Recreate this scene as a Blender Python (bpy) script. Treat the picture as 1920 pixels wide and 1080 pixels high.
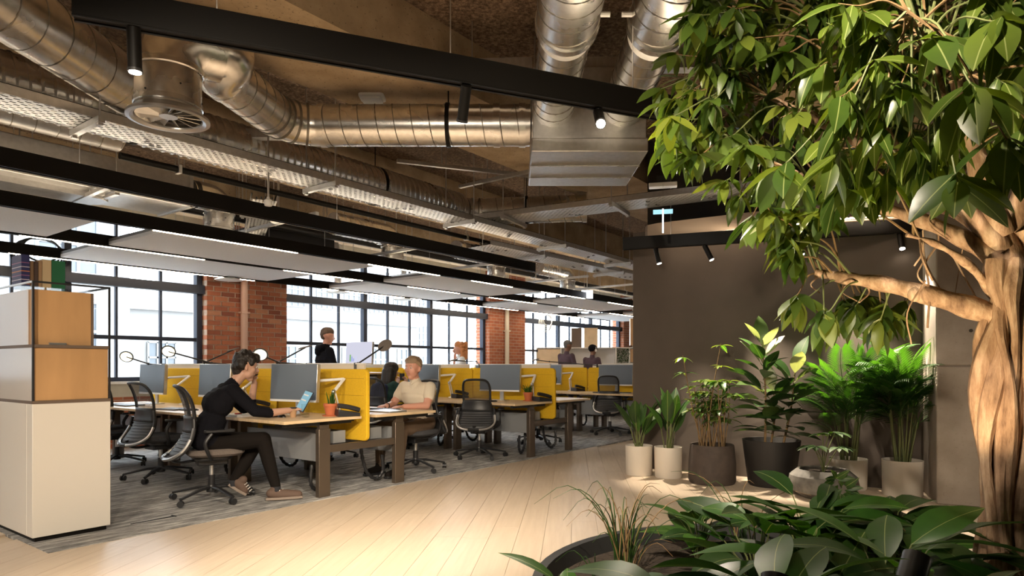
import bpy, math, random
import numpy as np
from mathutils import Vector, Matrix
R = math.radians
random.seed(7)
sc = bpy.context.scene
COL = sc.collection
for o in list(bpy.data.objects): bpy.data.objects.remove(o)

# ------------------------------------------------------------------ camera
F, HZ, CH = 1240.0, 686.0, 1.16
cam = bpy.data.cameras.new('camera'); cam.sensor_width = 36; cam.lens = 36*F/1920
cam.shift_y = (HZ-540)/1920; cam.clip_start = .05; cam.clip_end = 300
co = bpy.data.objects.new('camera', cam); COL.objects.link(co)
co.location = (0, 0, CH); co.rotation_euler = (R(90), 0, 0); sc.camera = co
# ------------------------------------------------------------------ view + world
sc.view_settings.view_transform = 'Standard'; sc.view_settings.look = 'None'
sc.view_settings.gamma = 1; sc.view_settings.use_curve_mapping = False
sc.view_settings.exposure = 0.45
W = bpy.data.worlds.new('overcast_sky'); sc.world = W; W.use_nodes = True
bg = W.node_tree.nodes['Background']; bg.inputs[0].default_value = (.86, .93, 1, 1); bg.inputs[1].default_value = 13.0
K_SPOT = 1.0; K_LED = 34.0

# ------------------------------------------------------------------ coordinates
RZ = math.atan2(.8, .6)                      # the office grid is turned against the camera axis
def g2(a, b, z=0.0): return Vector((.6*a-.8*b, .8*a+.6*b, z))
def Wp(px, py, Y): return Vector(((px-960)/F*Y, Y, CH+(HZ-py)*Y/F))
FA = RZ-math.pi/2                            # heading of something that faces along +a
FB = FA+math.pi

# ------------------------------------------------------------------ mesh builder
class MB:
    def __init__(s): s.v = []; s.f = []; s.m = []
    def add(s, vs, fs, mi=0, M=None):
        n = len(s.v)
        for p in vs:
            p = Vector(p); s.v.append(tuple(M @ p) if M else tuple(p))
        for f in fs: s.f.append(tuple(i+n for i in f)); s.m.append(mi)
        return s
    def box(s, c, d, mi=0, M=None, ch=0):
        x, y, z = (k/2 for k in d)
        T = Matrix.Translation(c) if not M else M @ Matrix.Translation(c)
        vs = [(-x,-y,-z),(x,-y,-z),(x,y,-z),(-x,y,-z),(-x,-y,z),(x,-y,z),(x,y,z),(-x,y,z)]
        return s.add(vs, [(0,3,2,1),(4,5,6,7),(0,1,5,4),(1,2,6,5),(2,3,7,6),(3,0,4,7)], mi, T)
    def bx(s, x0, x1, y0, y1, z0, z1, mi=0, M=None):
        return s.box(((x0+x1)/2,(y0+y1)/2,(z0+z1)/2),(x1-x0,y1-y0,z1-z0),mi,M)
    def tube(s, pts, r, n=8, mi=0, caps=True, flat=1.0, M=None):
        pts = [Vector(p) for p in pts]; k = len(pts)
        rs = r if isinstance(r, (list, tuple)) else [r]*k
        vs, fs = [], []; up = None
        for i, p in enumerate(pts):
            t = (pts[min(i+1,k-1)]-pts[max(i-1,0)])
            t = t.normalized() if t.length > 1e-9 else Vector((0,0,1))
            if up is None:
                q = Vector((0,0,1)) if abs(t.z) < .9 else Vector((1,0,0))
                up = (q-t*q.dot(t)).normalized()
            else:
                up = up-t*up.dot(t)
                up = up.normalized() if up.length > 1e-6 else Vector((1,0,0))
            sd = t.cross(up)
            for j in range(n):
                a = 2*math.pi*j/n
                vs.append(p+sd*math.cos(a)*rs[i]+up*math.sin(a)*rs[i]*flat)
        for i in range(k-1):
            for j in range(n):
                fs.append((i*n+j, i*n+(j+1)%n, (i+1)*n+(j+1)%n, (i+1)*n+j))
        if caps: fs.append(tuple(range(n))[::-1]); fs.append(tuple(range((k-1)*n, k*n)))
        return s.add(vs, fs, mi, M)
    def cyl(s, p0, p1, r0, r1=None, n=16, mi=0, caps=True, M=None):
        return s.tube([p0,p1],[r0, r0 if r1 is None else r1],n,mi,caps,1.0,M)
    def bar(s, p0, p1, w, h, mi=0, M=None):
        p0, p1 = Vector(p0), Vector(p1); t = (p1-p0); L = t.length; t.normalize()
        q = Vector((0,0,1)) if abs(t.z) < .95 else Vector((1,0,0))
        u = (q-t*q.dot(t)).normalized(); w_ = t.cross(u)
        T = Matrix((( *t,),( *w_,),( *u,))).transposed().to_4x4(); T.translation = (p0+p1)/2
        return s.box((0,0,0),(L,w,h),mi,(M @ T) if M else T)
    def lathe(s, prof, n=24, mi=0, M=None):
        vs, fs = [], []; k = len(prof)
        for r, z in prof:
            for j in range(n):
                a = 2*math.pi*j/n; vs.append((r*math.cos(a), r*math.sin(a), z))
        for i in range(k-1):
            for j in range(n): fs.append((i*n+j, i*n+(j+1)%n, (i+1)*n+(j+1)%n, (i+1)*n+j))
        return s.add(vs, fs, mi, M)
    def sph(s, c, r, nu=12, nv=8, mi=0, M=None):
        r = r if isinstance(r, (tuple, list)) else (r,r,r); vs, fs = [], []
        for i in range(nv+1):
            ph = math.pi*i/nv
            for j in range(nu):
                a = 2*math.pi*j/nu
                vs.append((c[0]+r[0]*math.sin(ph)*math.cos(a), c[1]+r[1]*math.sin(ph)*math.sin(a), c[2]-r[2]*math.cos(ph)))
        for i in range(nv):
            for j in range(nu): fs.append((i*nu+j, i*nu+(j+1)%nu, (i+1)*nu+(j+1)%nu, (i+1)*nu+j))
        return s.add(vs, fs, mi, M)
    def prism(s, poly, z0, z1, mi=0, M=None):
        n = len(poly)
        vs = [(x,y,z0) for x,y in poly]+[(x,y,z1) for x,y in poly]
        fs = [tuple(range(n))[::-1], tuple(range(n,2*n))]+[(i,(i+1)%n,n+(i+1)%n,n+i) for i in range(n)]
        return s.add(vs, fs, mi, M)
    def mesh(s, name, mats, smooth=True):
        me = bpy.data.meshes.new(name); me.from_pydata(s.v, [], s.f)
        for m in (mats if isinstance(mats,(list,tuple)) else [mats]): me.materials.append(m)
        if any(s.m): me.polygons.foreach_set('material_index', s.m)
        if smooth:
            me.polygons.foreach_set('use_smooth', [True]*len(s.f)); me.set_sharp_from_angle(angle=R(38))
        me.update(); return me
    def build(s, name, mats, parent=None, loc=None, rz=0, smooth=True, bevel=0):
        o = bpy.data.objects.new(name, s.mesh(name, mats, smooth)); COL.objects.link(o)
        if parent: o.parent = parent
        if loc is not None: o.location = loc
        if rz: o.rotation_euler = (0,0,rz)
        if bevel:
            m = o.modifiers.new('edge','BEVEL'); m.width = bevel; m.segments = 2; m.limit_method = 'ANGLE'; m.angle_limit = R(40)
        return o
def inst(name, me, parent=None, M=None):
    o = bpy.data.objects.new(name, me); COL.objects.link(o)
    if parent: o.parent = parent
    if M is not None: o.matrix_local = M
    return o
def tag(o, label=None, cat=None, group=None, kind=None):
    if label: o['label'] = label
    if cat: o['category'] = cat
    if group: o['group'] = group
    if kind: o['kind'] = kind
    return o
def thing(name, label, cat, loc=(0,0,0), rz=0, group=None):
    o = bpy.data.objects.new(name, None); COL.objects.link(o); o.empty_display_size = .1
    o.location = loc; o.rotation_euler = (0,0,rz); return tag(o, label, cat, group)
def kids(o): return [c for c in bpy.data.objects if c.parent == o]
def dup(o, loc=None, rz=None, label=None, group=None, parent=None):
    c = o.copy(); COL.objects.link(c); c.parent = parent
    if loc is not None: c.location = loc
    if rz is not None: c.rotation_euler = (0,0,rz)
    if label: c['label'] = label
    if group: c['group'] = group
    for k in o.children: dup(k, parent=c)
    return c
def rrect(w, h, r, n=4):
    out = []
    for cx, cy, a0 in ((w/2-r,h/2-r,0),(-w/2+r,h/2-r,90),(-w/2+r,-h/2+r,180),(w/2-r,-h/2+r,270)):
        for i in range(n+1):
            a = R(a0+90*i/n); out.append((cx+r*math.cos(a), cy+r*math.sin(a)))
    return out
def bez(p0, p1, p2, p3, n=10):
    p0,p1,p2,p3 = map(Vector,(p0,p1,p2,p3))
    return [p0*(1-t)**3+p1*3*t*(1-t)**2+p2*3*t*t*(1-t)+p3*t**3 for t in (i/n for i in range(n+1))]
def crom(pts, n=6):
    pts = [Vector(p) for p in pts]; P = [pts[0]*2-pts[1]]+pts+[pts[-1]*2-pts[-2]]; out = []
    for i in range(1, len(P)-2):
        a,b,c,d = P[i-1:i+3]
        for k in range(n):
            t = k/n; out.append(.5*((2*b)+(c-a)*t+(2*a-5*b+4*c-d)*t*t+(3*b-a-3*c+d)*t**3))
    return out+[pts[-1]]

# ------------------------------------------------------------------ materials
class NT:
    def __init__(s, name):
        s.m = bpy.data.materials.new(name); s.m.use_nodes = True; s.t = s.m.node_tree
        s.b = s.t.nodes['Principled BSDF']; s.out = s.t.nodes['Material Output']
    def n(s, typ, **kw):
        x = s.t.nodes.new('ShaderNode'+typ)
        for k, v in kw.items():
            if k.startswith('i_'): x.inputs[int(k[2:]) if k[2:].isdigit() else k[2:]].default_value = v
            else: setattr(x, k, v)
        return x
    def l(s, a, b): s.t.links.new(a, b)
    def math(s, op, a, b=None):
        x = s.n('Math', operation=op)
        for i, q in enumerate((a, b)):
            if q is None: continue
            if isinstance(q, (int, float)): x.inputs[i].default_value = q
            else: s.l(q, x.inputs[i])
        return x.outputs[0]
    def ramp(s, fac, stops):
        x = s.n('ValToRGB'); e = x.color_ramp.elements
        while len(e) < len(stops): e.new(.5)
        for k, (p, c) in zip(e, stops): k.position = p; k.color = (*c, 1) if len(c) == 3 else c
        s.l(fac, x.inputs[0]); return x.outputs[0]
    def coord(s, kind='Object', scale=(1,1,1)):
        c = s.n('TexCoord'); mp = s.n('Mapping'); mp.inputs['Scale'].default_value = scale
        s.l(c.outputs[kind], mp.inputs[0]); return mp.outputs[0]
    def noise(s, vec, scale, detail=3, rough=.5):
        x = s.n('TexNoise'); x.inputs['Scale'].default_value = scale; x.inputs['Detail'].default_value = detail; x.inputs['Roughness'].default_value = rough
        s.l(vec, x.inputs['Vector']); return x.outputs[0]
    def bump(s, h, strength=.3, dist=.01):
        x = s.n('Bump'); x.inputs['Strength'].default_value = strength; x.inputs['Distance'].default_value = dist
        s.l(h, x.inputs['Height']); s.l(x.outputs[0], s.b.inputs['Normal'])
    def mix(s, fac, a, b):
        x = s.n('Mix', data_type='RGBA')
        for i, q in ((0,fac),(6,a),(7,b)):
            if isinstance(q,(int,float)): x.inputs[i].default_value = q
            elif isinstance(q,tuple): x.inputs[i].default_value = (*q,1)
            else: s.l(q, x.inputs[i])
        return x.outputs[2]
def P(name, col, rough=.5, metal=0.0, var=0.0, nscale=8, bump=0.0, spec=None, stretch=(1,1,1), emit=None, es=0):
    t = NT(name); b = t.b
    b.inputs['Base Color'].default_value = (*col,1); b.inputs['Roughness'].default_value = rough; b.inputs['Metallic'].default_value = metal
    if spec is not None: b.inputs['Specular IOR Level'].default_value = spec
    if emit: b.inputs['Emission Color'].default_value = (*emit,1); b.inputs['Emission Strength'].default_value = es
    if var or bump:
        v = t.coord('Object', stretch); n = t.noise(v, nscale, 4)
        if var:
            lo = tuple(c*(1-var) for c in col); hi = tuple(min(1,c*(1+var)) for c in col)
            t.l(t.ramp(n, [(.3,lo),(.7,hi)]), b.inputs['Base Color'])
        if bump: t.bump(n, bump, .01)
    return t.m
def objrand(t): return t.n('ObjectInfo').outputs['Random']

def m_galv(name, col, rough):
    t = NT(name); v = t.coord('Object'); n = t.noise(v, 26, 2); n2 = t.noise(v, 3, 3)
    t.l(t.ramp(n, [(.3, tuple(c*.86 for c in col)), (.7, col)]), t.b.inputs['Base Color'])
    t.b.inputs['Metallic'].default_value = 1
    t.l(t.math('ADD', t.math('MULTIPLY', n2, .16), rough-.08), t.b.inputs['Roughness'])
    return t.m
def m_concrete(name, lo, hi, sc_=2.2, b=.3, pits=.8):
    t = NT(name); v = t.coord('Object'); n = t.noise(v, sc_, 6, .6); pit = t.noise(v, 55, 2)
    c = t.ramp(n, [(.3,lo),(.68,hi)]); dk = t.ramp(pit, [(.28,(.25,.25,.25)),(.36,(1,1,1))])
    x = t.n('Mix', data_type='RGBA', blend_type='MULTIPLY'); x.inputs[0].default_value = pits
    t.l(c, x.inputs[6]); t.l(dk, x.inputs[7]); t.l(x.outputs[2], t.b.inputs['Base Color'])
    t.b.inputs['Roughness'].default_value = .85; t.bump(n, b, .02); return t.m
def m_slab():
    t = NT('woodwool_slab'); v = t.coord('Object'); n = t.noise(v, 38, 4, .7); n2 = t.noise(v, 1.2, 3)
    c = t.ramp(n, [(.36,(.05,.028,.016)),(.5,(.17,.11,.07)),(.66,(.36,.25,.165))])
    t.l(t.mix(t.math('MULTIPLY', n2, .3), c, (.12,.08,.05)), t.b.inputs['Base Color'])
    t.b.inputs['Roughness'].default_value = .95; t.bump(n, .8, .02); return t.m
def m_plank():
    t = NT('pale_oak_plank'); r = objrand(t)
    c = t.n('TexCoord'); mp = t.n('Mapping'); mp.inputs['Scale'].default_value = (14, .9, 1); t.l(c.outputs['Object'], mp.inputs[0])
    ad = t.n('VectorMath', operation='ADD'); t.l(mp.outputs[0], ad.inputs[0])
    cb = t.n('CombineXYZ'); t.l(t.math('MULTIPLY', r, 40), cb.inputs[1]); t.l(cb.outputs[0], ad.inputs[1])
    n = t.noise(ad.outputs[0], 2.2, 5, .6)
    base = t.ramp(n, [(.3,(.50,.40,.30)),(.6,(.57,.465,.355)),(.8,(.62,.515,.405))])
    t.l(t.mix(t.math('MULTIPLY', r, .35), base, (.50,.395,.295)), t.b.inputs['Base Color'])
    t.b.inputs['Roughness'].default_value = .42; t.bump(n, .05, .004); return t.m
def m_carpet():
    t = NT('grey_streaked_carpet'); v = t.coord('Object', (1, 6, 1)); n = t.noise(v, 3.2, 6, .75); f = t.noise(t.coord('Object'), 130, 2)
    n2 = t.noise(t.coord('Object',(1,3,1)), 1.1, 3)
    c = t.ramp(n, [(.36,(.075,.075,.08)),(.5,(.26,.255,.25)),(.64,(.58,.57,.55))])
    c = t.mix(t.math('MULTIPLY', n2, .35), c, (.34,.33,.31))
    t.l(c, t.b.inputs['Base Color']); t.b.inputs['Roughness'].default_value = 1; t.b.inputs['Specular IOR Level'].default_value = .1
    t.bump(f, .6, .006); return t.m
def m_brick():
    t = NT('red_brick'); r = objrand(t); n = t.noise(t.coord('Object'), 22, 4)
    c = t.ramp(r, [(0,(.20,.055,.028)),(.3,(.38,.12,.055)),(.7,(.46,.165,.08)),(1,(.52,.25,.14))])
    t.l(t.mix(t.math('MULTIPLY', n, .45), c, (.16,.055,.035)), t.b.inputs['Base Color'])
    t.b.inputs['Roughness'].default_value = .9; t.bump(n, .5, .006); return t.m
def m_brickwall():
    t = NT('far_brick'); x = t.n('TexBrick'); v = t.coord('Generated', (8, 8, 46)); 
    c = t.n('TexCoord'); sx = t.n('SeparateXYZ'); t.l(c.outputs['Object'], sx.inputs[0])
    cb = t.n('CombineXYZ'); t.l(t.math('ADD', sx.outputs[0], sx.outputs[1]), cb.inputs[0]); t.l(sx.outputs[2], cb.inputs[1]); t.l(cb.outputs[0], x.inputs['Vector'])
    x.inputs['Color1'].default_value = (.42,.14,.065,1); x.inputs['Color2'].default_value = (.30,.09,.045,1); x.inputs['Mortar'].default_value = (.42,.33,.26,1)
    x.inputs['Scale'].default_value = 1; x.inputs['Brick Width'].default_value = .225; x.inputs['Row Height'].default_value = .075; x.inputs['Mortar Size'].default_value = .005
    t.l(x.outputs[0], t.b.inputs['Base Color']); t.b.inputs['Roughness'].default_value = .9; return t.m
def m_glass(name, tint=(.95,.97,.98), refl=.5):
    t = NT(name); t.t.nodes.remove(t.b); tr = t.n('BsdfTransparent'); tr.inputs[0].default_value = (*tint,1)
    gl = t.n('BsdfGlossy'); gl.inputs['Roughness'].default_value = .02; mx = t.n('MixShader'); lw = t.n('LayerWeight'); lw.inputs[0].default_value = .5
    t.l(t.math('ADD', t.math('MULTIPLY', t.math('POWER', lw.outputs['Facing'], 5), refl), .02), mx.inputs[0])
    t.l(tr.outputs[0], mx.inputs[1]); t.l(gl.outputs[0], mx.inputs[2]); t.l(mx.outputs[0], t.out.inputs[0]); return t.m
def m_emit(name, col, s):
    t = NT(name); t.t.nodes.remove(t.b); e = t.n('Emission'); e.inputs[0].default_value = (*col,1); e.inputs[1].default_value = s
    t.l(e.outputs[0], t.out.inputs[0]); return t.m
def m_cut(name, col, rough, metal, hole):
    """opaque metal or plastic with a regular pattern of real holes; hole(t, x, y, z) -> 1 where open"""
    t = NT(name); t.b.inputs['Base Color'].default_value = (*col,1); t.b.inputs['Roughness'].default_value = rough; t.b.inputs['Metallic'].default_value = metal
    c = t.n('TexCoord'); sp = t.n('SeparateXYZ'); t.l(c.outputs['Object'], sp.inputs[0])
    h = hole(t, *sp.outputs); tr = t.n('BsdfTransparent'); mx = t.n('MixShader')
    t.l(h, mx.inputs[0]); t.l(t.b.outputs[0], mx.inputs[1]); t.l(tr.outputs[0], mx.inputs[2]); t.l(mx.outputs[0], t.out.inputs[0]); return t.m
def slots(px_, fx, py_, fy):
    def h(t, x, y, z):
        row = t.math('FLOOR', t.math('DIVIDE', y, py_)); off = t.math('MULTIPLY', t.math('MODULO', t.math('ABSOLUTE', row), 2), .5)
        ax = t.math('LESS_THAN', t.math('FRACT', t.math('ADD', t.math('DIVIDE', x, px_), off)), fx)
        ay = t.math('LESS_THAN', t.math('FRACT', t.math('DIVIDE', y, py_)), fy)
        return t.math('MULTIPLY', ax, ay)
    return h
def m_leaf(name, c0, c1, rough=.35, trans=.35, tip=None):
    t = NT(name); r = objrand(t); c = t.n('TexCoord'); n = t.noise(c.outputs['Object'], 30, 2)
    f = t.math('ADD', t.math('MULTIPLY', r, .7), t.math('MULTIPLY', n, .3))
    colr = t.ramp(f, [(.1,c0),(.9,c1)])
    sp = t.n('SeparateXYZ'); t.l(c.outputs['Object'], sp.inputs[0])
    rib = t.math('LESS_THAN', t.math('ABSOLUTE', sp.outputs[0]), .0012)
    colr = t.mix(t.math('MULTIPLY', rib, .45), colr, (.45,.5,.2))
    t.l(colr, t.b.inputs['Base Color']); t.b.inputs['Roughness'].default_value = rough
    tl = t.n('BsdfTranslucent'); mx = t.n('MixShader'); mx.inputs[0].default_value = trans
    br = t.n('Mix', data_type='RGBA', blend_type='MULTIPLY'); br.inputs[0].default_value = 1; t.l(colr, br.inputs[6]); br.inputs[7].default_value = (1.5,1.5,.55,1)
    t.l(br.outputs[2], tl.inputs[0]); t.l(t.b.outputs[0], mx.inputs[1]); t.l(tl.outputs[0], mx.inputs[2]); t.l(mx.outputs[0], t.out.inputs[0]); return t.m
def m_bark():
    t = NT('ficus_bark'); v = t.coord('Object', (1,1,.25)); n = t.noise(v, 26, 5, .65); n2 = t.noise(t.coord('Object'), 5, 3)
    c = t.ramp(n, [(.32,(.10,.05,.025)),(.5,(.34,.21,.125)),(.68,(.58,.42,.28))])
    t.l(t.mix(t.math('MULTIPLY', n2, .4), c, (.34,.20,.12)), t.b.inputs['Base Color']); t.b.inputs['Roughness'].default_value = .8; t.bump(n, .7, .012); return t.m

GALV = m_galv('galvanised_steel', (.78,.76,.73), .27); SEAM = P('dark_lock_seam', (.22,.20,.17), .45, .8); GALV2 = m_galv('dull_galvanised_steel', (.62,.61,.60), .38)
BLACK = P('black_powder_coat', (.006,.005,.004), .5, spec=.2); DARKM = P('dark_steel', (.03,.03,.032), .4, .3)
WHITE = P('white_paint', (.78,.77,.75), .5); CREAM = P('cream_wall_paint', (.62,.56,.44), .8, var=.12, nscale=3)
RAFT = P('grey_felt_raft', (.74,.74,.75), .95, var=.04, nscale=60); RAFTE = P('raft_edge', (.22,.22,.225), .9)
CONC = m_concrete('tan_concrete', (.30,.21,.12), (.55,.42,.27)); CONC2 = m_concrete('column_concrete', (.24,.195,.155), (.34,.285,.235), 3.2, .12, .2)
SLAB = m_slab(); PLANK = m_plank(); CARPET = m_carpet(); BRICK = m_brick(); BRICKW = m_brickwall()
MORTAR = P('mortar', (.42,.32,.25), .95, var=.2, nscale=30)
GLASS = m_glass('window_glass'); CLEAR = m_glass('clear_glass', (.97,.98,.98))
FRAME = P('navy_window_frame', (.018,.024,.042), .4)
LED = m_emit('warm_led', (1,.80,.58), K_LED); LENS = m_emit('spot_lens', (1,.86,.68), 60); EXITW = m_emit('exit_sign_glow', (.9,.93,1), 6)
BWALL = P('taupe_plaster', (.085,.066,.053), .9, var=.10, nscale=2.5, bump=.08)
PLY = P('birch_plywood', (.50,.29,.13), .45, var=.16, nscale=5, stretch=(1,1,.25)); OAK = P('oak_desktop', (.62,.46,.28), .45, var=.12, nscale=4, stretch=(1,8,1))
PLYE = P('plywood_edge', (.13,.09,.065), .6); LAM = P('white_laminate', (.70,.66,.60), .45)
DLEG = P('bronze_desk_metal', (.17,.135,.105), .38, .75); GREYM = P('grey_sheet_metal', (.30,.31,.32), .45, .3)
YEL = P('mustard_felt', (.66,.40,.012), .95, var=.07, nscale=80); PANELW = P('pale_board', (.68,.61,.50), .7)
SCREEN = P('blank_screen', (.105,.13,.165), .28, 0, spec=.6); SILVER = P('satin_silver', (.62,.62,.62), .32, .9)  # screen base colour lifted to carry the bluish reflection
SCRON = m_emit('lit_screen', (.80,.80,.95), .62); PLAST = P('black_plastic', (.016,.016,.018), .42); PLAST2 = P('charcoal_plastic', (.045,.047,.052), .5)
SEATF = P('charcoal_seat_fabric', (.05,.05,.055), .9, var=.2, nscale=120); TAUPEF = P('taupe_seat_fabric', (.14,.115,.10), .9, var=.15, nscale=120)
def mesh_h(t,x,y,z):
    return t.math('MULTIPLY', t.math('LESS_THAN', t.math('FRACT', t.math('DIVIDE', x, .006)), .62), t.math('LESS_THAN', t.math('FRACT', t.math('DIVIDE', z, .008)), .7))
CMESH = m_cut('chair_mesh', (.03,.03,.033), .6, 0, mesh_h)
TRAYM = m_cut('perforated_tray_steel', (.66,.65,.63), .4, .9, slots(.06,.58,.036,.42))
CHANM = m_cut('slotted_channel_steel', (.55,.54,.52), .4, .9, slots(.05,.5,.1,.99))
LEAFA = m_leaf('ficus_leaf', (.030,.065,.010), (.11,.155,.02), .32, .4); LEAFB = m_leaf('deep_green_leaf', (.012,.040,.008), (.040,.095,.016), .46, .2)
LEAFC = m_leaf('pale_leaf', (.13,.17,.09), (.30,.33,.21), .4, .3); LEAFP = m_leaf('palm_leaf', (.018,.065,.010), (.06,.17,.018), .35, .3)
LEAFY = m_leaf('light_green_leaf', (.06,.11,.014), (.18,.25,.035), .4, .35)
BARK = m_bark(); STEM = P('green_stem', (.13,.15,.05), .6); CANE = P('brown_cane', (.20,.12,.05), .7, var=.3, nscale=30); SOIL = P('soil', (.035,.024,.016), 1, var=.4, nscale=60, bump=.8)
TERRA = P('terracotta', (.48,.13,.05), .75); POTW = P('white_pot_glaze', (.66,.60,.52), .5); POTD = P('dark_taupe_clay', (.055,.040,.032), .75, var=.2, nscale=14); POTB = P('black_clay', (.014,.012,.011), .6)
POTS = P('grey_stone', (.13,.12,.105), .7, var=.35, nscale=14, bump=.3); PLANTM = P('charcoal_planter', (.022,.022,.022), .6)
FACADE = P('pale_render', (.16,.16,.157), .9, var=.06, nscale=.8); FACADE2 = P('pale_stone', (.15,.146,.14), .9); OGLASS = P('outdoor_window_glass', (.05,.06,.07), .3)
SKIN1 = P('skin_light', (.56,.33,.24), .5); SKIN2 = P('skin_warm', (.60,.30,.215), .5); SKIN3 = P('skin_brown', (.22,.11,.065), .5)
BTOP = P('black_knit', (.008,.008,.011), .95, spec=.1); BTROU = P('black_trousers', (.010,.008,.007), .9, spec=.1); TEE = P('cream_cotton', (.66,.58,.46), .9, bump=.25, nscale=18); KHAKI = P('brown_trousers', (.13,.085,.055), .9)
GREENT = P('dark_green_cloth', (.012,.05,.045), .9); NAVY = P('navy_cloth', (.03,.045,.12), .9); PLUM = P('plum_cloth', (.075,.045,.06), .9); PALEB = P('pale_striped_cloth', (.66,.70,.74), .9)
HAIRB = P('black_hair', (.012,.008,.006), .5, bump=.8, nscale=60); HAIRG = P('sandy_grey_hair', (.30,.20,.12), .6, bump=.7, nscale=60); HAIRC = P('ginger_hair', (.50,.20,.07), .55, bump=.9, nscale=40); HAIRD = P('brown_hair', (.09,.055,.035), .6, bump=.7, nscale=60); HAIRS = P('steel_grey_hair', (.12,.115,.11), .6, bump=.6, nscale=60)
SHOE = P('brown_canvas', (.10,.062,.045), .8); SOLE = P('shoe_sole', (.24,.19,.155), .7); LACE = P('white_lace', (.75,.72,.66), .8); SOCK = P('black_sock', (.02,.02,.025), .9)
EYEW = P('eye_white', (.8,.78,.75), .2); EYED = P('iris', (.03,.02,.012), .2); LIP = P('lips', (.42,.16,.12), .5)
REDP = P('red_paper', (.6,.06,.04), .6); BLUEP = P('tablet_blue', (.12,.30,.42), .4, emit=(.2,.5,.7), es=.25)
# ================================================================== LIGHTS on tracks are built with their fixtures further down
# ================================================================== STRUCTURE
CZ = 3.75
GM = Matrix.Rotation(RZ, 4, 'Z')             # mesh coordinates (a, b, z) -> room
def struct(mb, name, mat, parent=None, **kw): return tag(mb.build(name, mat, parent, **kw), kind='structure') if not parent else mb.build(name, mat, parent, **kw)
def clip(poly, nrm, d):
    out = []
    for i, p in enumerate(poly):
        q = poly[(i+1)%len(poly)]; sp, sq = p.dot(nrm)-d, q.dot(nrm)-d
        if sp <= 0: out.append(p)
        if sp*sq < 0: out.append(p+(q-p)*(sp/(sp-sq)))
    return out
bn, an = Vector((-.8,.6,0)), Vector((.6,.8,0))
plan = clip(clip([Vector(p) for p in ((-15.2,-4.4,0),(34,-4.4,0),(34,34,0),(-15.2,34,0))], bn, 10.3), an, 24.8)
plan = [tuple(p.xy) for p in plan]
floor = struct(MB().prism(plan,-.3,-.014), 'floor', P('floor_oak_base', (.50,.40,.29), .5))
carpet = MB().bx(1.55,25,4.75,9.95,-.0135,.005,0).build('carpet', CARPET); carpet.rotation_euler = (0,0,RZ)
tag(carpet, 'grey streaked carpet under the rows of desks', 'carpet')
# oak planks, run towards the far wall
DD = Vector((.09,1,0)).normalized(); DX = Vector((DD.y,-DD.x,0))
cand = []
for i in range(-38, 34):
    off = random.random()*2.1
    for j in range(0, 8):
        x0, x1, y0, y1 = i*.185, i*.185+.183, 2.2+j*2.1+off-2.1, 2.2+(j+1)*2.1+off-2.103
        poly = [DX*x+DD*y for x, y in ((x0,y0),(x1,y0),(x1,y1),(x0,y1))]
        c = sum(poly, Vector())/4
        if max(p.y for p in poly) < 3.3 or c.y > 13 or abs(c.x/max(c.y,.1)) > 1.0 or c.x > 4.6: continue
        if c.dot(an) > 1.55+.3 or max(p.dot(an) for p in poly) > 1.55:
            if min(p.dot(an) for p in poly) >= 1.55 or c.dot(an) > 1.9: poly = clip(poly, bn, 4.747)
        if c.x > 1.2 and c.y > 7.2 and (c-Vector((1.385,7.57,0))).dot(Vector((.52,.853,0))) > .6: continue
        if len(poly) >= 3: cand.append((c.y, poly))
cand.sort(key=lambda t: t[0])
for y, poly in cand[:295]:
    c = sum(poly, Vector())/len(poly); T = Matrix((( *DX,),( *DD,),(0,0,1))).transposed().to_4x4(); T.translation = (c.x,c.y,0); Ti = T.inverted()
    o = MB().prism([tuple((Ti @ p).xy) for p in poly], -.0135, 0).build('plank', PLANK, floor, smooth=False); o.matrix_local = T
ceiling = struct(MB().prism(plan,CZ,CZ+.2), 'ceiling', SLAB)
for i, (b0, b1, z0) in enumerate(((.6,1.5,3.32),(3.42,4.35,3.32),(6.2,6.9,3.32),(8.7,9.4,3.3))):
    o = MB().bx(-9,25,b0,b1,z0,CZ-.001).build('concrete_beam', CONC, ceiling); o.rotation_euler = (0,0,RZ)
# window wall
PIERS = [(-8.55,-7.1),(-1.62,-.17),(5.33,6.75),(12.28,13.74),(19.16,20.6)]
WINS = [(-7.1,-1.62),(-.17,5.33),(6.75,12.28),(13.74,19.16),(20.6,24.6)]
ww = MB()
for a0, a1 in WINS: ww.bx(a0,a1,10.0,10.3,.72,.94,0); ww.bx(a0,a1,10.0,10.3,-.3,.72,1); ww.bx(a0,a1,10.0,10.3,3.3,CZ,0)
ww.bx(-11,-8.55,10,10.3,-.3,CZ,0)
o = struct(ww, 'wall_window', [CREAM, BRICKW]); o.rotation_euler = (0,0,RZ)
for i, (a0, a1) in enumerate(WINS):
    n = 9 if a1-a0 > 5 else 6; w = (a1-a0)/n; fr = MB()
    for k in range(n+1):
        t = .085 if k % 3 == 0 else .03; d = .10 if k % 3 == 0 else .05
        a = min(max(a0+k*w, a0+t/2), a1-t/2); fr.bx(a-t/2,a+t/2,10.06-d/2,10.06+d/2,.94,3.3)
    for z0, z1, d in ((.94,1.0,.10),(1.535,1.59,.07),(3.24,3.3,.1)): fr.bx(a0,a1,10.06-d/2,10.06+d/2,z0,z1)
    f = struct(fr, 'window_%d' % i, FRAME); f.rotation_euler = (0,0,RZ)
    MB().bx(a0,a1,9.93,10.06,2.27,2.40).build('transom', FRAME, f)
    MB().bx(a0,a1,9.95,10.05,.905,.94).build('sill', WHITE, f)
    for k in range(n):
        for z0, z1 in ((1.0,1.535),(1.59,2.27),(2.40,3.24)):
            MB().bx(a0+k*w+.015,a0+(k+1)*w-.015,10.057,10.063,z0,z1).build('pane', GLASS, f, smooth=False)
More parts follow.
